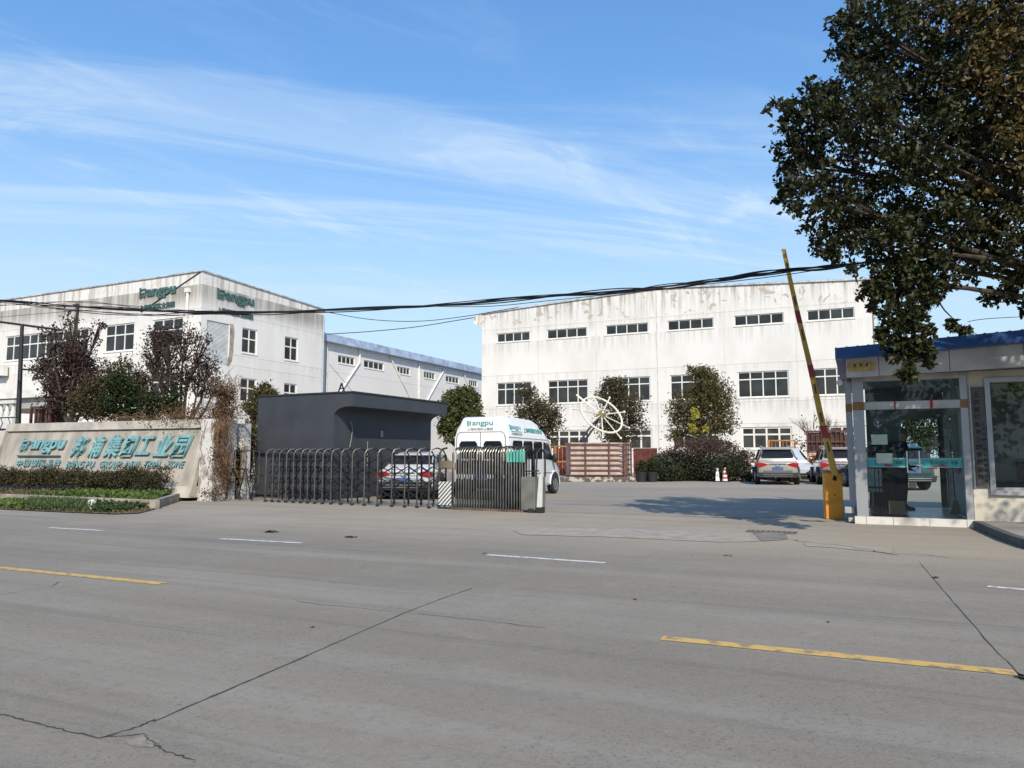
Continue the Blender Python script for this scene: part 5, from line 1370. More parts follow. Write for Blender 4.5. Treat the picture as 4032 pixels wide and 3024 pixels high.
MB().prism([(-.02, -.06), (pw2 - .42, -.06), (pw2 + .04, .42), (pw + .05, 1.35), (pw + .05, 2.68), (-.02, 2.68)], ph - .058, ph, 'z').build('cap_stone', M_pst, pd)
mb = MB(); fx = [0.0, .98 * pw / 3.9 * 1.25, 2.32 * pw / 3.9, 0]
vx = [0.0, pw * .24, pw * .60, pw * .83, pw * .865]
for x in vx: mb.box(x, x + .075, -.14, -.06, .22, ph - .01)
nlev = 7
for k in range(nlev):
    z = .32 + (ph - .42) * k / (nlev - 1)
    mb.box(.075, pw * .865, -.10, -.07, z - .025, z + .025)
    mb.bar((pw * .90, .1, z), (pw + .06, 1.2, z), .03, .05)
for x_, y_ in ((pw * .99, .9), (pw + .06, 1.3)): mb.box(x_ - .03, x_ + .03, y_, y_ + .06, .22, ph - .01)
mb.build('steel_frame', M_brown_steel, pd)
M_rub = mat('rubble_kerb', (0.10, 0.085, 0.07), .95, col2=(0.42, 0.38, 0.32), scale=4.5, lo=.48, hi=.56, detail=2)
kb = MB().box(-1.2, pw + .3, -.55, 3.5, 0, .24).build('stone_kerb', M_rub, pd, bevel=.02)
wh = thing('ship_wheel', 'white steel ship wheel sculpture tilted above the stone pedestal', 'sculpture', (wc.x, wc.y + .1, 0))
va = Vector((-1.26, .172, 1.0245)); vb = Vector((.818, 1.157, .812)); c0 = Vector((0, 0, wc.z))
M_cream = mat('cream_paint', (0.68, 0.66, 0.54), .45, var=.1, scale=6)
rr_ = .735
mb = MB(); mb.tube([c0 + (va * math.cos(t) + vb * math.sin(t)) * rr_ for t in [2 * math.pi * k / 48 for k in range(49)]], .055, 8); mb.build('rim', M_cream, wh, smooth=60)
for k in range(9):
    t = R(40 * k); e = va * math.cos(t) + vb * math.sin(t)
    q = MB(); q.tube([c0 + e * .1, c0 + e * .97], .032 if k else .055, 6); q.ball(c0 + e, .065, 8, 6); q.build('spoke', M_cream, wh, smooth=60)
nrm = va.cross(vb).normalized()
if nrm.y > 0: nrm = -nrm
q = MB(); q.tube([c0 - nrm * .18, c0 + nrm * .10], .22, 16); q.ball(c0 + nrm * .12, .16, 12, 8); q.build('hub', mat('brass_hub', (0.42, 0.36, 0.20), .35, .6), wh, smooth=45)
q = MB()
for dx in (-.1, .12): q.tube([Vector((-1.05 + dx, .6, ph)), Vector((-.5 + dx, .6, ph + .75)), c0 - nrm * .25], [.06, .05, .04], 8)
q.build('support_strut', mat('steel_strut', (0.08, 0.085, 0.09), .4, .5), wh, smooth=50)
# potted plants right of the pedestal
for i, (x, lb_) in enumerate(((1385, 'black plastic plant tub next to the caged pedestal'), (1408, 'black plastic plant tub beside the shrub mound'))):
    c = P(x, 984, 37.0); t = thing('plant_pot', lb_, 'plant pot', (c.x, c.y, 0), 0, 'plant tubs by the pedestal')
    q = MB(); q.tube([(0, 0, 0), (0, 0, .5)], [.22, .30], 14); q.build('pot', M_blk, t, smooth=40)
    leaf_obj('foliage', blob_pts([(0, 0, .8, .32, .3, .35, 420)], .2, 8), .10, M_leaf_dark, t)
# cones
def cone(px_, label, stripes, white=True, sc=1.0, Y=None):
    c = G(*px_); t = thing('traffic_cone', label, 'traffic cone', (c.x, c.y, 0), rnd.uniform(0, 1), None); t.scale = (sc,) * 3
    MB().box(-.19, .19, -.19, .19, 0, .05).build('base', M_blk, t, bevel=.015)
    q = MB(); q.tube([(0, 0, .05), (0, 0, .70)], [.14, .075], 4 if white else 12); q.build('cone_body', mat('cone_white', (0.72, 0.70, 0.70), .5, var=.05), t, smooth=30)
    if stripes:
        for z in (.16, .36, .56):
            r0_, r1_ = .143 - (z - .05) * .1, .143 - (z + .09 - .05) * .1
            q = MB(); q.tube([(0, 0, z), (0, 0, z + .09)], [r0_ + .003, r1_ + .003], 12, cap=False); q.build('stripe', mat('cone_red', (0.50, 0.05, 0.06), .5), t, smooth=30, fix=False)
    return t
cone((1550, 1041), 'plain white cone at the foot of the shrub mound', False)
cone((1566, 1041), 'red and white striped cone beside the plain white one', True, False)
cone((1972, 1058), 'white cone seen through the glass lobby of the guardhouse', False, sc=1.25)
# steel racks
def rack(px_, Y, w_, h_, z0, label, m, dark=False, rz=-24):
    c = P(px_, 984, Y); t = thing('steel_rack', label, 'rack', (c.x, c.y, z0), R(rz), 'steel pallet racks by the factory wall')
    mb = MB()
    for x in (0, w_): 
        for y in (0, .8): mb.box(x - .04, x + .04, y - .04, y + .04, 0, h_)
    for z in (.05, h_ * .5, h_ - .05):
        mb.bar((0, 0, z), (w_, 0, z), .05, .07); mb.bar((0, .8, z), (w_, .8, z), .05, .07)
    mb.build('frame', m, t)
    mb = MB(); k = int(w_ / .22)
    for i in range(1, k): mb.bar((w_ * i / k, 0, .05), (w_ * i / k, 0, h_ - .05), .03, .03)
    mb.build('bars', m, t)
    if dark: MB().box(.06, w_ - .06, .10, .72, .1, h_ - .12).build('load', mat('rusty_load', (0.075, 0.035, 0.025), .85, var=.5, scale=5), t)
rack(1660, 47, 1.55, 1.0, 1.3, 'orange steel rack showing above the roof of the champagne silver car', M_orange_steel)
rack(1660, 47.1, 1.55, 1.29, 0, 'brown steel rack carrying the orange one behind the silver car', M_brown_steel, True)
rack(1745, 40, 1.9, 1.4, 0, 'loaded rust brown rack between the silver and bronze cars', M_orange_steel, True)
rack(1745, 40.1, 1.9, 1.25, 1.41, 'rust brown rack stacked on top of the loaded one between the cars', M_brown_steel, True)
rack(1190, 44, 1.2, 1.9, 0, 'orange steel rack right of the van nose', M_orange_steel)
rack(1603, 44, .7, 1.0, 0, 'small orange rack between the shrub mound and the silver car', M_orange_steel)
rack(62, 28.5, 1.1, 1.7, 1.5, 'rust red crate rack above the left end of the stone sign', M_brown_steel, True)
kerb('yard_kerb', [P(1590, 984, 41.5) - Vector((0, 0, EYE)), P(1850, 984, 40.6) - Vector((0, 0, EYE))], .2, .2, M_concrete, 'long low kerb behind the parked cars')

# ------------------------------------------------------------------ barrier gate
bb = G(1804, 1122)
ba = thing('parking_barrier', 'orange barrier post with a raised yellow and red striped arm', 'barrier', (bb.x, bb.y, 0), R(-14))
M_or = mat('barrier_orange', (0.74, 0.29, 0.02), .5, var=.18, scale=4)
bxh = .98
MB().box(-.17, .17, 0, .30, 0, bxh - .04).build('cabinet', M_or, ba, bevel=.018)
MB().prism([(-.175, bxh - .03), (.175, bxh - .03), (.16, bxh + .03), (.06, bxh + .035), (.02, bxh - .01), (-.12, bxh + .03), (-.16, bxh + .02)], -.004, .304).build('lid', mat('rusty_lid', (0.34, 0.13, 0.04), .75, var=.45, scale=9), ba)
MB().prism([(-.02, .80), (.06, .78), (.07, .88), (.04, .95), (.0, .9)], -.006, -.002).prism([(-.005, .48), (.02, .475), (.025, .50), (.0, .51)], -.006, -.002).build('rust_hole', mat('rust_black', (0.035, 0.018, 0.01), 1.0), ba)
MB().add([(-.02, -.012, .95), (.06, -.02, .98), (.05, -.012, .86), (.02, -.03, .90)], [(0, 1, 3), (1, 2, 3)]) if False else None
q = MB(); q.add([(-.03, -.012, .93), (.07, -.03, .97), (.06, -.012, .86), (.02, -.035, .90)], [(0, 3, 1), (1, 3, 2)]); q.build('torn_label', mat('paper_white', (0.7, 0.7, 0.68), .8), ba, fix=False)
def bl_(x, y):  # barrier crop -> local point in the arm plane
    p = P((3050 + x * .6818) / PX, (950 + y * .6818) / PX, bb.y - .02)
    q = p - Vector((bb.x, bb.y, 0)); c, s = math.cos(R(14)), math.sin(R(14))
    return Vector((q.x * c - q.y * s, q.x * s + q.y * c, q.z))
armp = [(348, 1352), (300, 1150), (262, 985), (215, 750), (140, 425), (100, 240), (57, 33)]
A3 = [bl_(*p) for p in armp]; A3 = [Vector((p.x, -.05, p.z)) for p in A3]
def arm_at(y):
    for i in range(len(armp) - 1):
        if armp[i][1] >= y >= armp[i + 1][1]:
            t = (armp[i][1] - y) / (armp[i][1] - armp[i + 1][1]); return A3[i].lerp(A3[i + 1], t)
    return A3[-1]
def seg(name, ya, yb, w_, m, dy=0, thick=.05):
    ys = [ya] + [p[1] for p in armp if yb < p[1] < ya] + [yb]; q = MB(); pr_ = []
    for y in ys:
        p = arm_at(y); k = w_(y) if callable(w_) else w_
        pr_.append([(p.x - k / 2, p.y - thick / 2 - dy, p.z), (p.x + k / 2, p.y - thick / 2 - dy, p.z), (p.x + k / 2, p.y + thick / 2 + dy, p.z), (p.x - k / 2, p.y + thick / 2 + dy, p.z)])
    q.loft(pr_); return q.build(name, m, ba)
wf = lambda y: .078 + .05 * (y - 33) / 1320
seg('arm', 1352, 33, wf, mat('barrier_yellow', (0.50, 0.30, 0.045), .5, var=.12, scale=5))
for a, b in ((470, 395), (785, 712), (1137, 1065)): seg('red_band', a, b, lambda y: wf(y) + .006, mat('barrier_red', (0.30, 0.03, 0.035), .5, var=.15), .004)
for a, b in ((155, 115), (365, 310), (570, 505), (880, 825), (1045, 990), (1215, 1160)): seg('black_slot', a, b, .028, M_blk, .003)

# ------------------------------------------------------------------ guardhouse
GH = Frame(G(1850, 1131)[:2], -25)
gh = thing('guardhouse', 'blue roofed guardhouse with a glass lobby clad in pale aluminium', 'guardhouse', tuple(GH.o), GH.a)
H = lambda x, y, off=0: GH.hit(*c7(x, y), off)
M_alu = mat('aluminium_cladding', (0.36, 0.365, 0.37), .45, .35, var=.10, scale=1.2)
M_alu_l = mat('light_aluminium', (0.34, 0.33, 0.31), .5, .1, col2=(0.50, 0.49, 0.47), scale=2.2, detail=8, lo=.3, hi=.6)
M_marble = mat('white_marble_tiles', (0.66, 0.64, 0.58), .35, col2=(0.30, 0.28, 0.25), scale=1.8, lo=.55, hi=.75, detail=9)
M_plast = mat('stained_plaster', (0.50, 0.44, 0.34), .9, col2=(0.62, 0.58, 0.50), scale=1.1, bump=.3, stretch=(1, 1, .5))
M_blueroof = mat('blue_metal_roof', (0.010, 0.062, 0.22), .4, var=.2, scale=2)
M_glass = glass_mat('lobby_glass', (0.80, 0.90, 0.88))
pz0 = .14
uL0, uL1 = H(232, 1440)[0], H(316, 1440)[0]; uR0, uR1 = H(1030, 1455)[0], H(1083, 1460)[0]
LD = 3.4          # lobby depth
z_lt, z_lb = H(600, 605)[1], H(600, 663)[1]; z_tt = H(600, 452)[1]; z_top = z_tt + .12
# plinth
mb = MB(); n_ = 5; W0, W1 = uL0 - .05, uR1 + .02
cuts = [W0, W0 + .2, W0 + .66, W0 + 1.26, W0 + 1.85, W1]
for a, b in zip(cuts[:-1], cuts[1:]): mb.box(a + .003, b - .003, -.06, .30, 0, pz0)
mb.build('plinth', M_marble, gh, bevel=.004)
MB().box(W0 + .06, W1 - .05, .302, LD, 0, pz0 - .01).build('lobby_floor', mat('pale_floor_tiles', (0.36, 0.40, 0.40), .25, var=.1, scale=.8), gh)
# pillars with a joint and a brown tile
def pillar(a, b, y0, y1, m=M_alu):
    q = MB(); zj = pz0 + (z_lb - pz0) * .60
    q.box(a, b, y0, y1, pz0 + .002, zj - .006); q.box(a, b, y0, y1, zj + .006, z_lb - .004); q.box(a + .004, b - .004, y0 + .006, y1 - .006, zj - .006, zj + .006)
    q.box(a, b, y0, y1, z_lt + .004, z_top); q.build('pillar', m, gh)
    MB().box(a - .002, b + .002, y0 - .003, y1, z_lb, z_lt).build('brown_tile', mat('brown_tile', (0.24, 0.11, 0.03), .3, var=.2, scale=8), gh)
pillar(uL0, uL1, 0, .18); pillar(uR0, uR1, 0, .18)
pillar(uL0 - .13, uL0 - .01, .5, .7); pillar(uL0, uL1, LD - .2, LD)
# lintels
q = MB(); lw = uR0 - uL1
for a, b in ((0, .33), (.335, .705), (.71, 1.0)): q.box(uL1 + lw * a + .002, uL1 + lw * b - .002, .01, .15, z_lb, z_lt)
q.build('lintel', M_alu_l, gh, bevel=.006)
MB().box(uL1 + .002, uR0 - .002, .01, .15, z_tt, z_top).build('head_beam', M_alu_l, gh)
for f_, w_ in ((.333, .012), (.708, .022)): MB().box(uL1 + lw * f_ - w_, uL1 + lw * f_ + w_, .0, .008, z_lb - .0, z_lt - (.01 if w_ < .02 else -.02)).build('red_paper_scrap', mat('red_paper', (0.40, 0.01, 0.03), .6), gh)
# glass: transom, fixed left pane, two doors
def gpane(a, b, z0, z1, y=.08, nm='glass_pane', yb=None):
    q = MB(); q.quad((a, y, z0), (b, y if yb is None else yb, z0), (b, y if yb is None else yb, z1), (a, y, z1)); return q.build(nm, M_glass, gh, fix=False)
gpane(uL1, uR0, z_lt, z_tt)
ud = [uL1, uL1 + lw * .44, uL1 + lw * .57, uR0]
for a, b in zip(ud[:-1], ud[1:]): gpane(a + .004, b - .004, pz0 + .01, z_lb - .004)
zb0, zb1 = H(600, 1088)[1], H(600, 1020)[1]
M_band = mat('teal_film', (0.045, 0.33, 0.33), .35, var=.15, scale=3)
for a, b in ((ud[0] + .01, ud[1] - .02), (ud[2] + .02, ud[3] - .02)):
    q = MB(); q.box(a, b, .066, .074, zb0, zb1); bo_ = q.build('film_band', M_band, gh)
    q = MB(); q.box(a, b, .060, .065, zb1 - .012, zb1).box(a, b, .060, .065, zb0, zb0 + .012); q.build('band_edge', mat('band_edge_white', (0.30, 0.45, 0.43), .5), bo_)
    h_ = (zb1 - zb0) * .42; zt_ = zb0 + (zb1 - zb0) * .3; w_ = (b - a)
    q = MB(); logo_b(q, a + w_ * .22, zt_, h_, .055, .062); q.build('logo_mark', M_teal_dark, bo_)
    text_mesh('lettering', 'angpu', 1, .002, M_teal_dark, bo_, TR(a + w_ * .22 + h_, .060, zt_ - h_ * .2), bold=.01, fit=(w_ * .32, h_ * 1.1))
    text_mesh('lettering', '邦浦', 1, .002, M_teal_dark, bo_, TR(a + w_ * .72, .060, zt_), fit=(w_ * .16, h_))
    MB().box(a + w_ * .42, a + w_ * .62, .052, .056, zt_ - h_ * .45, zt_ - h_ * .12).build('red_paper_scrap', mat('red_paper', (0.40, 0.01, 0.03), .6), bo_)
for u in (ud[1] - .015, ud[2] - .02):
    q = MB(); q.tube([(u, .02, zb0 - .10), (u, .02, zb1 + .13)], .011, 8); q.bar((u, .02, zb0), (u, .07, zb0), .012, .012); q.bar((u, .02, zb1), (u, .07, zb1), .012, .012)
    q.build('door_handle', M_chrome, gh, smooth=50)
# notices on the glass
for (a, b, c, d) in ((332, 850, 452, 922), (368, 985, 488, 1060)):
    p, r_ = H(a, b, .06), H(c, d, .06); q = MB(); q.box(p[0], r_[0], .050, .054, r_[1], p[1]); q.build('paper_notice', mat('pale_green_paper', (0.40, 0.47, 0.38), .8, var=.1), gh)
q = MB(); c = H(380, 765, .05); q.tube([(c[0] - .06 + .062 * math.cos(R(190 + 19 * k)) + .06, .05, c[1] + .062 * math.sin(R(190 + 19 * k))) for k in range(9)], .006, 5); q.ball((c[0], .05, c[1] + .01), .022, 8, 6); q.tube([(c[0], .05, c[1] - .02), (c[0], .05, c[1] - .10)], .006, 5)
q.build('sensor', M_alu_l, gh, smooth=50)
# side glazing and back glazing
def sp(nm, m, x0, x1, y0, y1, z0, z1): return MB().box(x0, x1, y0, y1, z0, z1).build(nm, m, gh)
xs = uL0 + .05
for y0, y1 in ((.18, .95), (1.0, 1.9), (1.95, LD - .2)):
    q = MB(); q.quad((xs, y0, .62), (xs, y1, .62), (xs, y1, z_tt), (xs, y0, z_tt)); q.build('glass_pane', M_glass, gh, fix=False)
q = MB(); q.box(xs - .03, xs + .03, .18, LD - .2, .14, .60)
for y in (.97, 1.92): q.box(xs - .03, xs + .03, y - .025, y + .025, .61, z_tt)
q.box(xs - .03, xs + .03, .18, LD - .2, z_tt, z_top); q.build('side_frame', M_alu, gh)
xr = uR0 + .03
q = MB(); wall_holes(q, .18, LD, pz0, z_top, [(.9, 2.3, 1.0, 2.1)], depth=.12, M=Matrix(((0, -1, 0, xr), (1, 0, 0, 0), (0, 0, 1, 0), (0, 0, 0, 1)))); q.build('inner_wall', mat('inner_wall_grey', (0.30, 0.31, 0.30), .8), gh, fix=False)
q = MB(); q.box(xr - .02, xr + .02, .9, 2.3, 1.0, 1.04).box(xr - .02, xr + .02, 1.58, 1.62, 1.04, 2.06); q.build('inner_window_frame', M_alu_l, gh)
# back wall: dark cupboard left, open door in the middle, curtain right
yb_ = LD
q = MB(); q.box(uL1 + .06, uL1 + .78, yb_ - .08, yb_, pz0, z_top); q.box(uL1 + .78, uL1 + 1.52, yb_ - .08, yb_, z_lb - .05, z_top); q.box(uR0 - .10, uR0 + .02, yb_ - .08, yb_, pz0, z_top); q.build('rear_wall', mat('rear_wall_grey', (0.17, 0.175, 0.17), .7), gh)
q = MB(); k = 26
for i in range(k):
    x0 = uL1 + 1.50 + i * (uR0 - .10 - uL1 - 1.50) / k; w_ = (uR0 - .10 - uL1 - 1.50) / k
    q.box(x0, x0 + w_, yb_ - .14 + .025 * math.sin(i * 1.3), yb_ - .11 + .025 * math.sin(i * 1.3), pz0 + .05, z_lb)
q.build('curtain', mat('grey_green_curtain', (0.15, 0.17, 0.155), .9), gh)
# ceiling and lobby roof slab
MB().box(uL0 - .12, uR1 + 4.6, .0, LD + .1, z_top + .002, z_top + .06).build('ceiling', mat('ceiling_grey', (0.35, 0.35, 0.34), .8), gh)
# fascia and roof
FO = -.32
fb0 = GH.hit(*c7(150, 438), FO); fb1 = GH.hit(*c7(1441, 357), FO); ft0 = GH.hit(*c7(130, 296), FO); ft1 = GH.hit(*c7(1441, 178), FO)
uf0 = fb0[0]; uf1 = fb1[0] + 4.2
kz = lambda p0, p1, u: p0[1] + (p1[1] - p0[1]) * (u - p0[0]) / (p1[0] - p0[0])
joints = [uf0, GH.hit(*c7(386, 330), FO)[0], GH.hit(*c7(900, 300), FO)[0], GH.hit(*c7(1441, 260), FO)[0], uf1]
for a, b in zip(joints[:-1], joints[1:]):
    q = MB(); a += .006; b -= .006
    q.add([(a, FO, kz(fb0, fb1, a)), (b, FO, kz(fb0, fb1, b)), (b, FO, kz(ft0, ft1, b)), (a, FO, kz(ft0, ft1, a)), (a, FO + .06, kz(fb0, fb1, a)), (b, FO + .06, kz(fb0, fb1, b)), (b, FO + .06, kz(ft0, ft1, b)), (a, FO + .06, kz(ft0, ft1, a))],
          [(0, 1, 2, 3), (7, 6, 5, 4), (0, 4, 5, 1), (1, 5, 6, 2), (2, 6, 7, 3), (3, 7, 4, 0)])
    q.build('fascia_panel', M_alu_l, gh)
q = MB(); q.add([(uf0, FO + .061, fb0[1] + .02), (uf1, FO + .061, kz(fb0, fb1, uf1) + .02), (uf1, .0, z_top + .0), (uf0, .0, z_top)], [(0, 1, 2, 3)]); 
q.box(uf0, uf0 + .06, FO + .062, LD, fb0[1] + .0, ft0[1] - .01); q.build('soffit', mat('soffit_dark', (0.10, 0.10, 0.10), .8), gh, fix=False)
RO = -.55
r0b, r0t = GH.hit(*c7(65, 300), RO), GH.hit(*c7(68, 222), RO); r1b, r1t = GH.hit(*c7(1441, 178), RO), GH.hit(*c7(1441, 88), RO)
ur0 = r0t[0]; ur1 = r1t[0] + 4.5
q = MB(); zb_0, zb_1 = kz(r0b, r1b, ur0), kz(r0b, r1b, ur1); zt_0, zt_1 = kz(r0t, r1t, ur0), kz(r0t, r1t, ur1)
q.add([(ur0, RO, zb_0), (ur1, RO, zb_1), (ur1, RO, zt_1), (ur0, RO, zt_0), (ur0, LD + .5, zb_0 + .02), (ur1, LD + .5, zb_1 + .02), (ur1, LD + .5, zt_1 + .35), (ur0, LD + .5, zt_0 + .35)],
      [(0, 1, 2, 3), (7, 6, 5, 4), (0, 4, 5, 1), (1, 5, 6, 2), (2, 6, 7, 3), (3, 7, 4, 0)])
roof = q.build('roof', M_blueroof, gh)
q = MB(); k = 40
for i in range(k + 1):
    u = ur0 + .02 + (ur1 - ur0 - .04) * i / k; zz = kz(r0t, r1t, u)
    q.bar((u, RO + .03, zz + .009), (u, LD + .5, zz + .356), .03, .012)
q.build('roof_rib', M_blueroof, roof, fix=False)
# house number plate
p0, p1 = GH.hit(*cr(3300, 1400, .0904)(385, 700), FO), GH.hit(*cr(3300, 1400, .0904)(1610, 300), FO)
x0, x1, z0, z1 = p0[0], p1[0], p0[1], p1[1] + .015; c_ = .035
MB().prism([(x0, z0 + c_), (x0 + c_, z0), (x1 - c_, z0), (x1, z0 + c_), (x1, z1 - c_), (x1 - c_, z1), (x0 + c_, z1), (x0, z1 - c_)], FO - .022, FO - .003).build('number_sign', mat('brass_plate', (0.42, 0.28, 0.09), .45, .1, var=.3, scale=8), gh)
text_mesh('house_number', '111', 1, .003, mat('dark_brown_digits', (0.04, 0.012, 0.004), .6), gh, TR(x0 + (x1 - x0) * .26, FO - .025, z0 + (z1 - z0) * .48), bold=.035, spacing=1.25, fit=((x1 - x0) * .48, (z1 - z0) * .38))
MB().tube([(uf0 - .06, .1, fb0[1] - .02), (uf0 - .10, -.1, fb0[1] - .06), (uf0 - .12, -.25, fb0[1] - .08)], [.05, .05, .06], 8).build('security_camera', M_alu_l, gh, smooth=50)
# right wing plaster wall with window and name board
wz = kz(fb0, fb1, uR1 + 1)
wl0, wl1 = H(1235, 1200)[0], H(1235, 1200)[0] + 2.4
zw0, zw1 = H(1260, 1255)[1], H(1240, 470)[1]
q = MB(); wall_holes(q, uR1 + .01, uR1 + 4.6, .02, wz + .05, [(wl0, wl1, zw0, zw1)], y=.03, depth=.16); q.build('plaster_wall', M_plast, gh, fix=False)
q = MB(); t_ = .085
q.box(wl0 - t_, wl0, -.03, .028, zw0 - t_, zw1 + t_).box(wl1, wl1 + t_, -.03, .028, zw0 - t_, zw1 + t_).box(wl0, wl1, -.03, .028, zw1, zw1 + t_).box(wl0, wl1, -.03, .028, zw0 - t_, zw0).box((wl0 + wl1) / 2 - .03, (wl0 + wl1) / 2 + .03, .10, .15, zw0, zw1).box(wl0, wl1, .10, .148, zw0, zw0 + .05)
wi = q.build('window', M_alu, gh, bevel=.004)
q = MB(); q.quad((wl0, .125, zw0), (wl1, .125, zw0), (wl1, .125, zw1), (wl0, .125, zw1)); q.build('pane', M_glass, wi, fix=False)
MB().box(wl0, wl1, .22, .26, zw1 - .28, zw1 + .02).build('blind', mat('olive_blind', (0.13, 0.13, 0.04), .9), wi)
MB().box(uR1 + .2, uR1 + 4.5, 2.9, 3.0, .2, z_top).build('room_back_wall', mat('room_wall', (0.22, 0.23, 0.21), .9), gh)
q = MB(); q.box(wl0 + .1, wl0 + .9, .6, 1.1, .2, zw0 + .12).box(wl0 + .45, wl0 + .85, .7, .75, zw0 + .18, zw0 + .50); q.build('desk', M_blk, gh)
# name board
b0 = GH.hit(*c7(1075, 1225), -.02); b1 = GH.hit(*c7(1215, 520), -.02)
bx0 = GH.hit(*c7(1098, 1200), -.02)[0]; bx1 = GH.hit(*c7(1220, 900), -.02)[0]; bz0, bz1 = H(1165, 1230)[1], H(1130, 505)[1]
bx1 = min(bx1, wl0 - t_ - .01)
nb = MB().box(bx0, bx1, -.015, .012, bz0, bz1).build('name_board', mat('pewter_board', (0.085, 0.075, 0.068), .5, .2, var=.15), gh)
MB().box(bx0 - .035, bx0 - .012, -.01, .025, bz0 - .02, bz1 + .02).build('board_rail', M_alu, gh)
s_ = '上海邦浦实业集团有限公司'; ch_h = (bz1 - bz0) * .90 / 12; ch = min(ch_h * .78, (bx1 - bx0) * .48)
M_ink = mat('black_ink', (0.012, 0.012, 0.016), .6)
for i, c in enumerate(s_):
    text_mesh('lettering', c, ch, .003, M_ink, nb, TR(bx0 + .025, -.018, bz1 - .06 - ch_h * (i + .85)), bold=.004)
s2 = '上海市青浦区华新镇路'; hh = (bz1 - bz0) * .62 / 12; c2h = min(hh * .8, (bx1 - bx0) * .3)
for i, c in enumerate(list(s2) + ['111', '号']):
    text_mesh('lettering', c, c2h if c != '111' else c2h * .9, .002, M_ink, nb, TR(bx0 + (bx1 - bx0) * .66, -.018, bz1 - (bz1 - bz0) * .34 - hh * (i + .85)), bold=.002)
# door side rail and step bits at the left corner
q = MB(); q.box(uL0 - .22, uL0 - .05, .15, .45, .18, .30).box(uL0 - .16, uL0 - .06, .1, .5, .02, .10); q.build('side_bracket', M_alu_l, gh, bevel=.01)

# things inside the lobby: top-level things of their own
def GP(u, y, z=0): p = GH.o + GH.dir * u + GH.n * y; return (p.x, p.y, z)
def inside(x, y, dep_): return GH.hit(*cg(x, y), dep_)
cb = thing('cardboard_box', 'flattened tan cardboard box leaning in the guardhouse lobby', 'box', GP(inside(545, 1300, .9)[0], .9, pz0), GH.a)
MB().box(0, .30, 0, .05, 0, .26).build('panel', mat('cardboard', (0.26, 0.19, 0.12), .9, var=.1), cb)
MB().box(0.01, .29, .052, .10, 0, .24).build('flap', mat('cardboard', (0.26, 0.19, 0.12), .9), cb)
mt_ = MB().box(0, .62, 0, .5, 0, .012).box(.02, .60, .03, .47, .012, .016).build('door_mat', mat('dark_mat', (0.05, 0.045, 0.04), .95, var=.3, scale=20, bump=.6)); mt_.location = GP(uL1 + .06, .16, pz0); mt_.rotation_euler = (0, 0, GH.a); tag(mt_, 'dark doormat just inside the lobby glass', 'mat')
fr_ = thing('folding_screen', 'black thin barred metal stand behind the left lobby pane', 'stand', GP(inside(410, 1300, 1.1)[0], 1.1, pz0), GH.a)
for i in range(5): MB().tube([(i * .075, 0, 0), (i * .075, 0, .95)], .009, 6).build('bar', M_blk, fr_)
MB().tube([(-.02, 0, .93), (.34, 0, .93)], .009, 6).build('rail', M_blk, fr_)
st2 = thing('office_chair', 'pale office chair seen low behind the left lobby pane', 'chair', GP(inside(370, 1150, 1.7)[0], 1.7, pz0), GH.a)
MB().box(-.2, .2, -.2, .2, .40, .46).build('seat', mat('pale_seat', (0.40, 0.41, 0.38), .8), st2, bevel=.02)
MB().box(-.2, .2, .18, .22, .50, .88).build('backrest', mat('pale_seat', (0.40, 0.41, 0.38), .8), st2, bevel=.02)
q = MB(); q.tube([(0, 0, .08), (0, 0, .40)], .025, 8)
for k in range(5): q.tube([(0, 0, .09), (.24 * math.cos(k * 1.257), .24 * math.sin(k * 1.257), .05)], .015, 5)
q.build('base', M_chrome, st2)
um_ = thing('broom', 'long handled broom leaning against the right lobby wall', 'broom', GP(inside(1290, 1300, 1.3)[0] - .02, 1.3, pz0), GH.a)
MB().tube([(0, 0, .25), (-.02, .1, 1.45)], .012, 6).build('handle', M_blk, um_); MB().prism([(-.10, 0), (.10, 0), (.03, .28), (-.03, .28)], -.03, .03).build('brush', mat('grey_brush', (0.12, 0.12, 0.11), 1), um_)
cup = thing('filing_cabinet', 'black cabinet with a shelf in the left rear of the lobby', 'cabinet', GP(uL1 + .14, LD - .62, pz0), GH.a)
MB().box(0, .62, 0, .5, 0, 1.45).build('carcass', mat('black_cabinet', (0.018, 0.018, 0.018), .5), cup); MB().box(-.02, .66, -.03, .5, 1.452, 1.49).build('shelf', mat('wood_shelf', (0.16, 0.11, 0.05), .6), cup)

# person: dark clothed guard standing in the lobby, facing right
pu_ = inside(705, 1330, LD - .9)[0] + .03
pe = thing('person', 'person in dark navy work clothes and cap standing inside the lobby facing right', 'person', GP(pu_, LD - .9, pz0 - .01), GH.a + R(0))
me = bpy.data.meshes.new('body')
V_ = [((0, 0, .93), .135), ((0, 0, 1.12), .135), ((.0, 0, 1.32), .155), ((.0, 0, 1.44), .10), ((.02, 0, 1.52), .055), ((.03, 0, 1.60), .085), ((.03, 0, 1.69), .088),
      ((.0, -.10, .86), .10), ((.02, -.11, .50), .075), ((-.01, -.11, .12), .05), ((.07, -.11, .045), .042), ((.17, -.12, .035), .034),
      ((.0, .10, .86), .10), ((-.02, .11, .50), .075), ((-.06, .11, .12), .05), ((.02, .11, .045), .042), ((.12, .12, .035), .034),
      ((.0, -.19, 1.37), .065), ((-.03, -.24, 1.10), .05), ((.12, -.22, .93), .038), ((.22, -.18, .95), .03),
      ((.0, .19, 1.37), .065), ((-.02, .25, 1.10), .05), ((.08, .22, .90), .038), ((.16, .20, .86), .03)]
E_ = [(0, 1), (1, 2), (2, 3), (3, 4), (4, 5), (5, 6), (0, 7), (7, 8), (8, 9), (9, 10), (10, 11), (0, 12), (12, 13), (13, 14), (14, 15), (15, 16), (3, 17), (17, 18), (18, 19), (19, 20), (3, 21), (21, 22), (22, 23), (23, 24)]
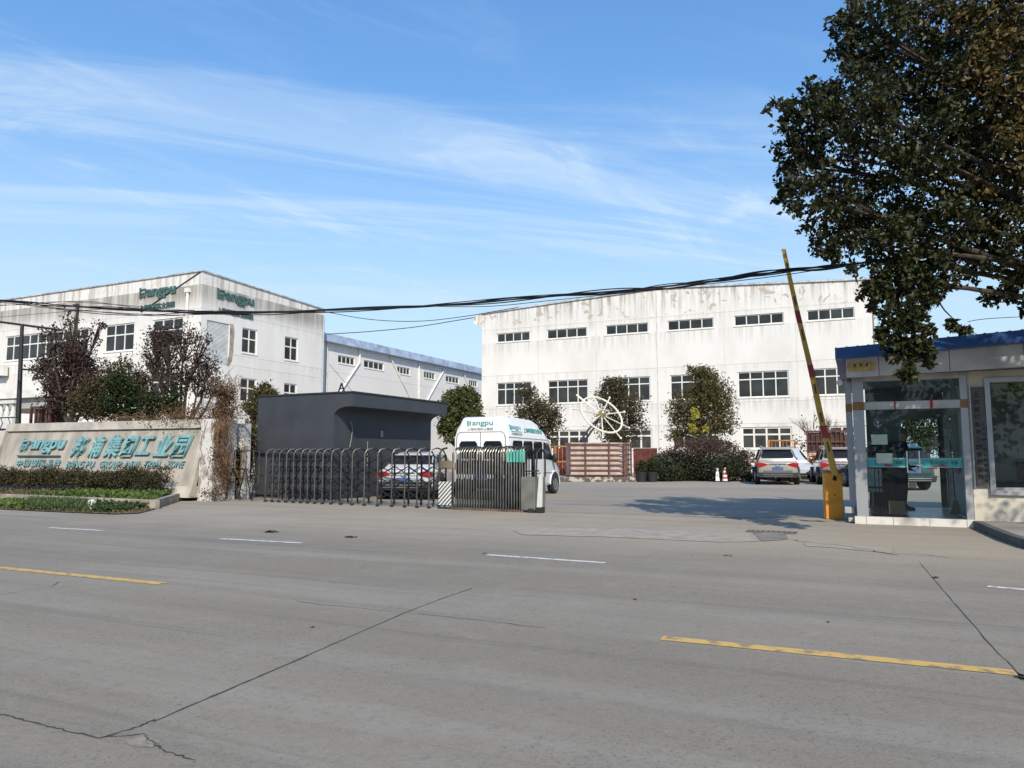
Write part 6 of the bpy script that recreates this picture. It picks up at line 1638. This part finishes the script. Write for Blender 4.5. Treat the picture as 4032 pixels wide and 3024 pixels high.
def hand(wi_, sgn):
    b = Vector(V_[wi_][0])
    for k in range(4):
        i0 = len(V_); V_.append(((b.x + .05, b.y + (k - 1.5) * .019, b.z - .01), .011)); V_.append(((b.x + .085 + .006 * (1.5 - abs(k - 1.5)), b.y + (k - 1.5) * .020, b.z - .03), .009)); V_.append(((b.x + .095, b.y + (k - 1.5) * .020, b.z - .055), .008))
        E_.extend([(wi_, i0), (i0, i0 + 1), (i0 + 1, i0 + 2)])
    i0 = len(V_); V_.append(((b.x + .01, b.y - sgn * .045, b.z + .0), .012)); V_.append(((b.x + .045, b.y - sgn * .06, b.z - .02), .010)); E_.extend([(wi_, i0), (i0, i0 + 1)])
hand(20, -1); hand(24, 1)
me.from_pydata([v[0] for v in V_], E_, []); po = bpy.data.objects.new('body', me); scene.collection.objects.link(po); po.parent = pe
sk = po.modifiers.new('skin', 'SKIN')
for i, v in enumerate(V_): me.skin_vertices[0].data[i].radius = (v[1], v[1] * (1.25 if i in (1, 2) else 1)); 
me.skin_vertices[0].data[0].use_root = True
po.modifiers.new('sub', 'SUBSURF').levels = 1; po.modifiers['sub'].render_levels = 2
pm = bpy.data.materials.new('navy_clothes_and_skin'); pm.use_nodes = True; t = pm.node_tree
b = t.nodes['Principled BSDF']; b.inputs['Roughness'].default_value = .8
tcn = t.nodes.new('ShaderNodeTexCoord'); s3 = t.nodes.new('ShaderNodeSeparateXYZ'); t.links.new(tcn.outputs['Object'], s3.inputs[0])
cp = t.nodes.new('ShaderNodeMath'); cp.operation = 'GREATER_THAN'; cp.inputs[1].default_value = 1.49; t.links.new(s3.outputs[2], cp.inputs[0])
mxx = t.nodes.new('ShaderNodeMixRGB'); mxx.inputs[1].default_value = (0.014, 0.018, 0.032, 1); mxx.inputs[2].default_value = (0.36, 0.22, 0.15, 1)
t.links.new(cp.outputs[0], mxx.inputs[0]); t.links.new(mxx.outputs[0], b.inputs['Base Color']); me.materials.append(pm)
q = MB(); q.ball((.02, 0, 1.70), .105, 14, 8, sz=.75); q.prism([(.09, -.07), (.19, -.04), (.19, .04), (.09, .07)], 1.685, 1.70, 'z'); q.build('cap', mat('grey_cap', (0.10, 0.11, 0.11), .9), pe, smooth=50)
q = MB(); q.ball((.118, 0, 1.60), .018, 8, 6, sz=1.3); q.ball((.028, -.09, 1.61), .022, 8, 6, sy=.4, sz=1.4); q.ball((.028, .09, 1.61), .022, 8, 6, sy=.4, sz=1.4); q.build('nose_and_ears', mat('skin', (0.36, 0.22, 0.15), .6), pe, smooth=60)
q = MB(); q.ball((.108, -.035, 1.63), .010, 8, 6); q.ball((.108, .035, 1.63), .010, 8, 6); q.box(.112, .118, -.022, .022, 1.556, 1.564); q.build('eyes_and_mouth', M_blk, pe)
q = MB(); q.box(-.05, .20, -.165, -.065, -.0, .06).box(-.10, .15, .065, .165, -.0, .06); q.build('shoe', M_blk, pe, bevel=.02)

# pavement right of the lobby with curved kerb
kl = [G(2103, 1141), G(2130, 1153), G(2168, 1170), G(2214, 1186), G(2300, 1208), G(2600, 1262), G(3300, 1380)]
kl[0] = GH.o + GH.dir * (uR1 - .03) + GH.n * (-.05)
q = MB(); kh = .13
for i in range(len(kl) - 1):
    a, b = kl[i], kl[i + 1]; d = (b - a).normalized(); nn = Vector((-d.y, d.x, 0)) * .12
    q.add([a, b, b + nn, a + nn, a + Vector((0, 0, kh)), b + Vector((0, 0, kh)), b + nn + Vector((0, 0, kh)), a + nn + Vector((0, 0, kh))], [(4, 5, 6, 7), (0, 1, 5, 4), (2, 3, 7, 6)])
tag(q.build('kerb', mat('dark_kerb_stone', (0.085, 0.083, 0.08), .9, var=.3, scale=5, bump=.4), fix=False), 'dark curved kerb stone at the right of the guardhouse step', 'kerb')
pv = [p + Vector((.06, .08, 0)) for p in kl]; far_ = [GP(uR1 + 14, .2), GP(uR1 + .02, .2)]
q = MB(); q.quad(*[(p.x, p.y, kh - .006) for p in pv], *[(p[0], p[1], kh - .006) for p in far_]); struct(q.build('pavement', mat('pavement_concrete', (0.26, 0.24, 0.21), .9, var=.2, scale=2, bump=.4), fix=False))

# ------------------------------------------------------------------ overhead cables
def cat(pts, r, name, label, group=None, n_=28, sag=0.0, bundle=1, spread=.05, tk=.0):
    """smooth spline through points"""
    P_ = [Vector(p) for p in pts]; out_ = []
    for i in range(len(P_) - 1):
        p0 = P_[max(i - 1, 0)]; p1 = P_[i]; p2 = P_[i + 1]; p3 = P_[min(i + 2, len(P_) - 1)]
        for k in range(n_):
            t = k / n_; out_.append(.5 * ((2 * p1) + (p2 - p0) * t + (2 * p0 - 5 * p1 + 4 * p2 - p3) * t * t + (3 * p1 - p0 - 3 * p2 + p3) * t ** 3))
    out_.append(P_[-1]); mb = MB()
    for b in range(bundle):
        ph_ = rnd.uniform(0, 6.3); fq = rnd.uniform(.10, .22); am = spread * (b / max(1, bundle - 1)) if bundle > 1 else 0
        ph2 = rnd.uniform(0, 6.3)
        mb.tube([p + Vector((0, math.cos(i * fq + ph_) * am, math.sin(i * fq * .8 + ph2) * am)) for i, p in enumerate(out_)], r * rnd.uniform(.7, 1.2), 5)
    o = mb.build(name, M_cable, fix=False); tag(o, label, 'cable', group); return o
def cp_(x, y):
    # cables run parallel to the road through (7,12)
    o = Frame((7, 12), -25); u_, z = o.hit(x, y); p = o.o + o.dir * u_; return Vector((p.x, p.y, z))
cat([cp_(-200, 640), cp_(0, 650), cp_(200, 663), cp_(400, 675), cp_(700, 671), cp_(1000, 655), cp_(1300, 632), cp_(1500, 611), cp_(1700, 586), cp_(1860, 568), cp_(2100, 545)], .012, 'cable_bundle', 'thick black bundle of overhead cables spanning the whole picture', bundle=9, spread=.05)
cat([cp_(-200, 650), cp_(0, 654), cp_(150, 668), cp_(330, 682), cp_(480, 676), cp_(700, 672)], .010, 'overhead_cable', 'sagging cable loops under the bundle at the left', bundle=3, spread=.06)
cat([cp_(-200, 665), cp_(0, 660), cp_(120, 652), cp_(250, 658), cp_(420, 672)], .008, 'overhead_cable', 'thin cable rising to the bundle at the far left', bundle=2, spread=.04)
cat([cp_(-200, 700), cp_(0, 685), cp_(120, 675), cp_(280, 664)], .008, 'overhead_cable', 'lowest thin cable climbing into the bundle at the far left')
cat([cp_(900, 661), cp_(1050, 662), cp_(1200, 648), cp_(1450, 622), cp_(1650, 600), cp_(1800, 578)], .008, 'overhead_cable', 'slack cable hanging just below the bundle on the right')
cat([P(700, 673, 50), P(800, 690, 50), P(900, 694, 48), P(1000, 684, 46), P(1120, 664, 44)], .02, 'overhead_cable', 'thin slack wire between the two factories')
cat([P(705, 722, 64), P(800, 716, 64), P(900, 706, 64), P(1000, 690, 63), P(1036, 684, 63)], .03, 'overhead_cable', 'faint lower wire stretched from the shed roof to the right factory')
cat([P(2090, 695, 40), P(2140, 688, 40), P(2300, 680, 40)], .02, 'overhead_cable', 'thin wire above the guardhouse roof at the right edge')
# dark pole frame at the left
pf = P(38, 984, 26.5); ztp = P(48, 702, 26.5).z
pp_ = thing('pole_frame', 'dark steel pole with two arms rising behind the sign at the far left', 'pole', (pf.x, pf.y, 0))
q = MB(); q.tube([(0, 0, 0), (P(48, 702, 26.5).x - pf.x, 0, ztp)], [.11, .06], 8); q.build('post', M_cable, pp_, smooth=40)
q = MB(); a = P(-40, 690, 26.5); b = P(132, 713, 26.5); q.tube([(a.x - pf.x, 0, a.z), (b.x - pf.x, 0, b.z)], .045, 6); q.build('arm', M_cable, pp_)
q = MB(); a = P(42, 797, 26.5); b = P(78, 800, 26.5); q.tube([(a.x - pf.x, 0, a.z), (b.x - pf.x, 0, b.z)], .035, 6); q.build('arm', M_cable, pp_)

bp2 = []
for k in range(26):
    p = RP(-30 + k * 2.8 + rnd.uniform(-1, 1), -17 + rnd.uniform(-2, 2)); h_ = rnd.uniform(5, 9)
    bp2.append((p[0], p[1], h_ * .5, 2.2, 2.0, h_ * .5, 700))
tag(leaf_obj('far_wood', blob_pts(bp2, .2, 12, .5), .42, M_leaf_dark), 'dark belt of trees across the road, mirrored in the guardhouse glass', kind='stuff')
print('objects', len(scene.objects))
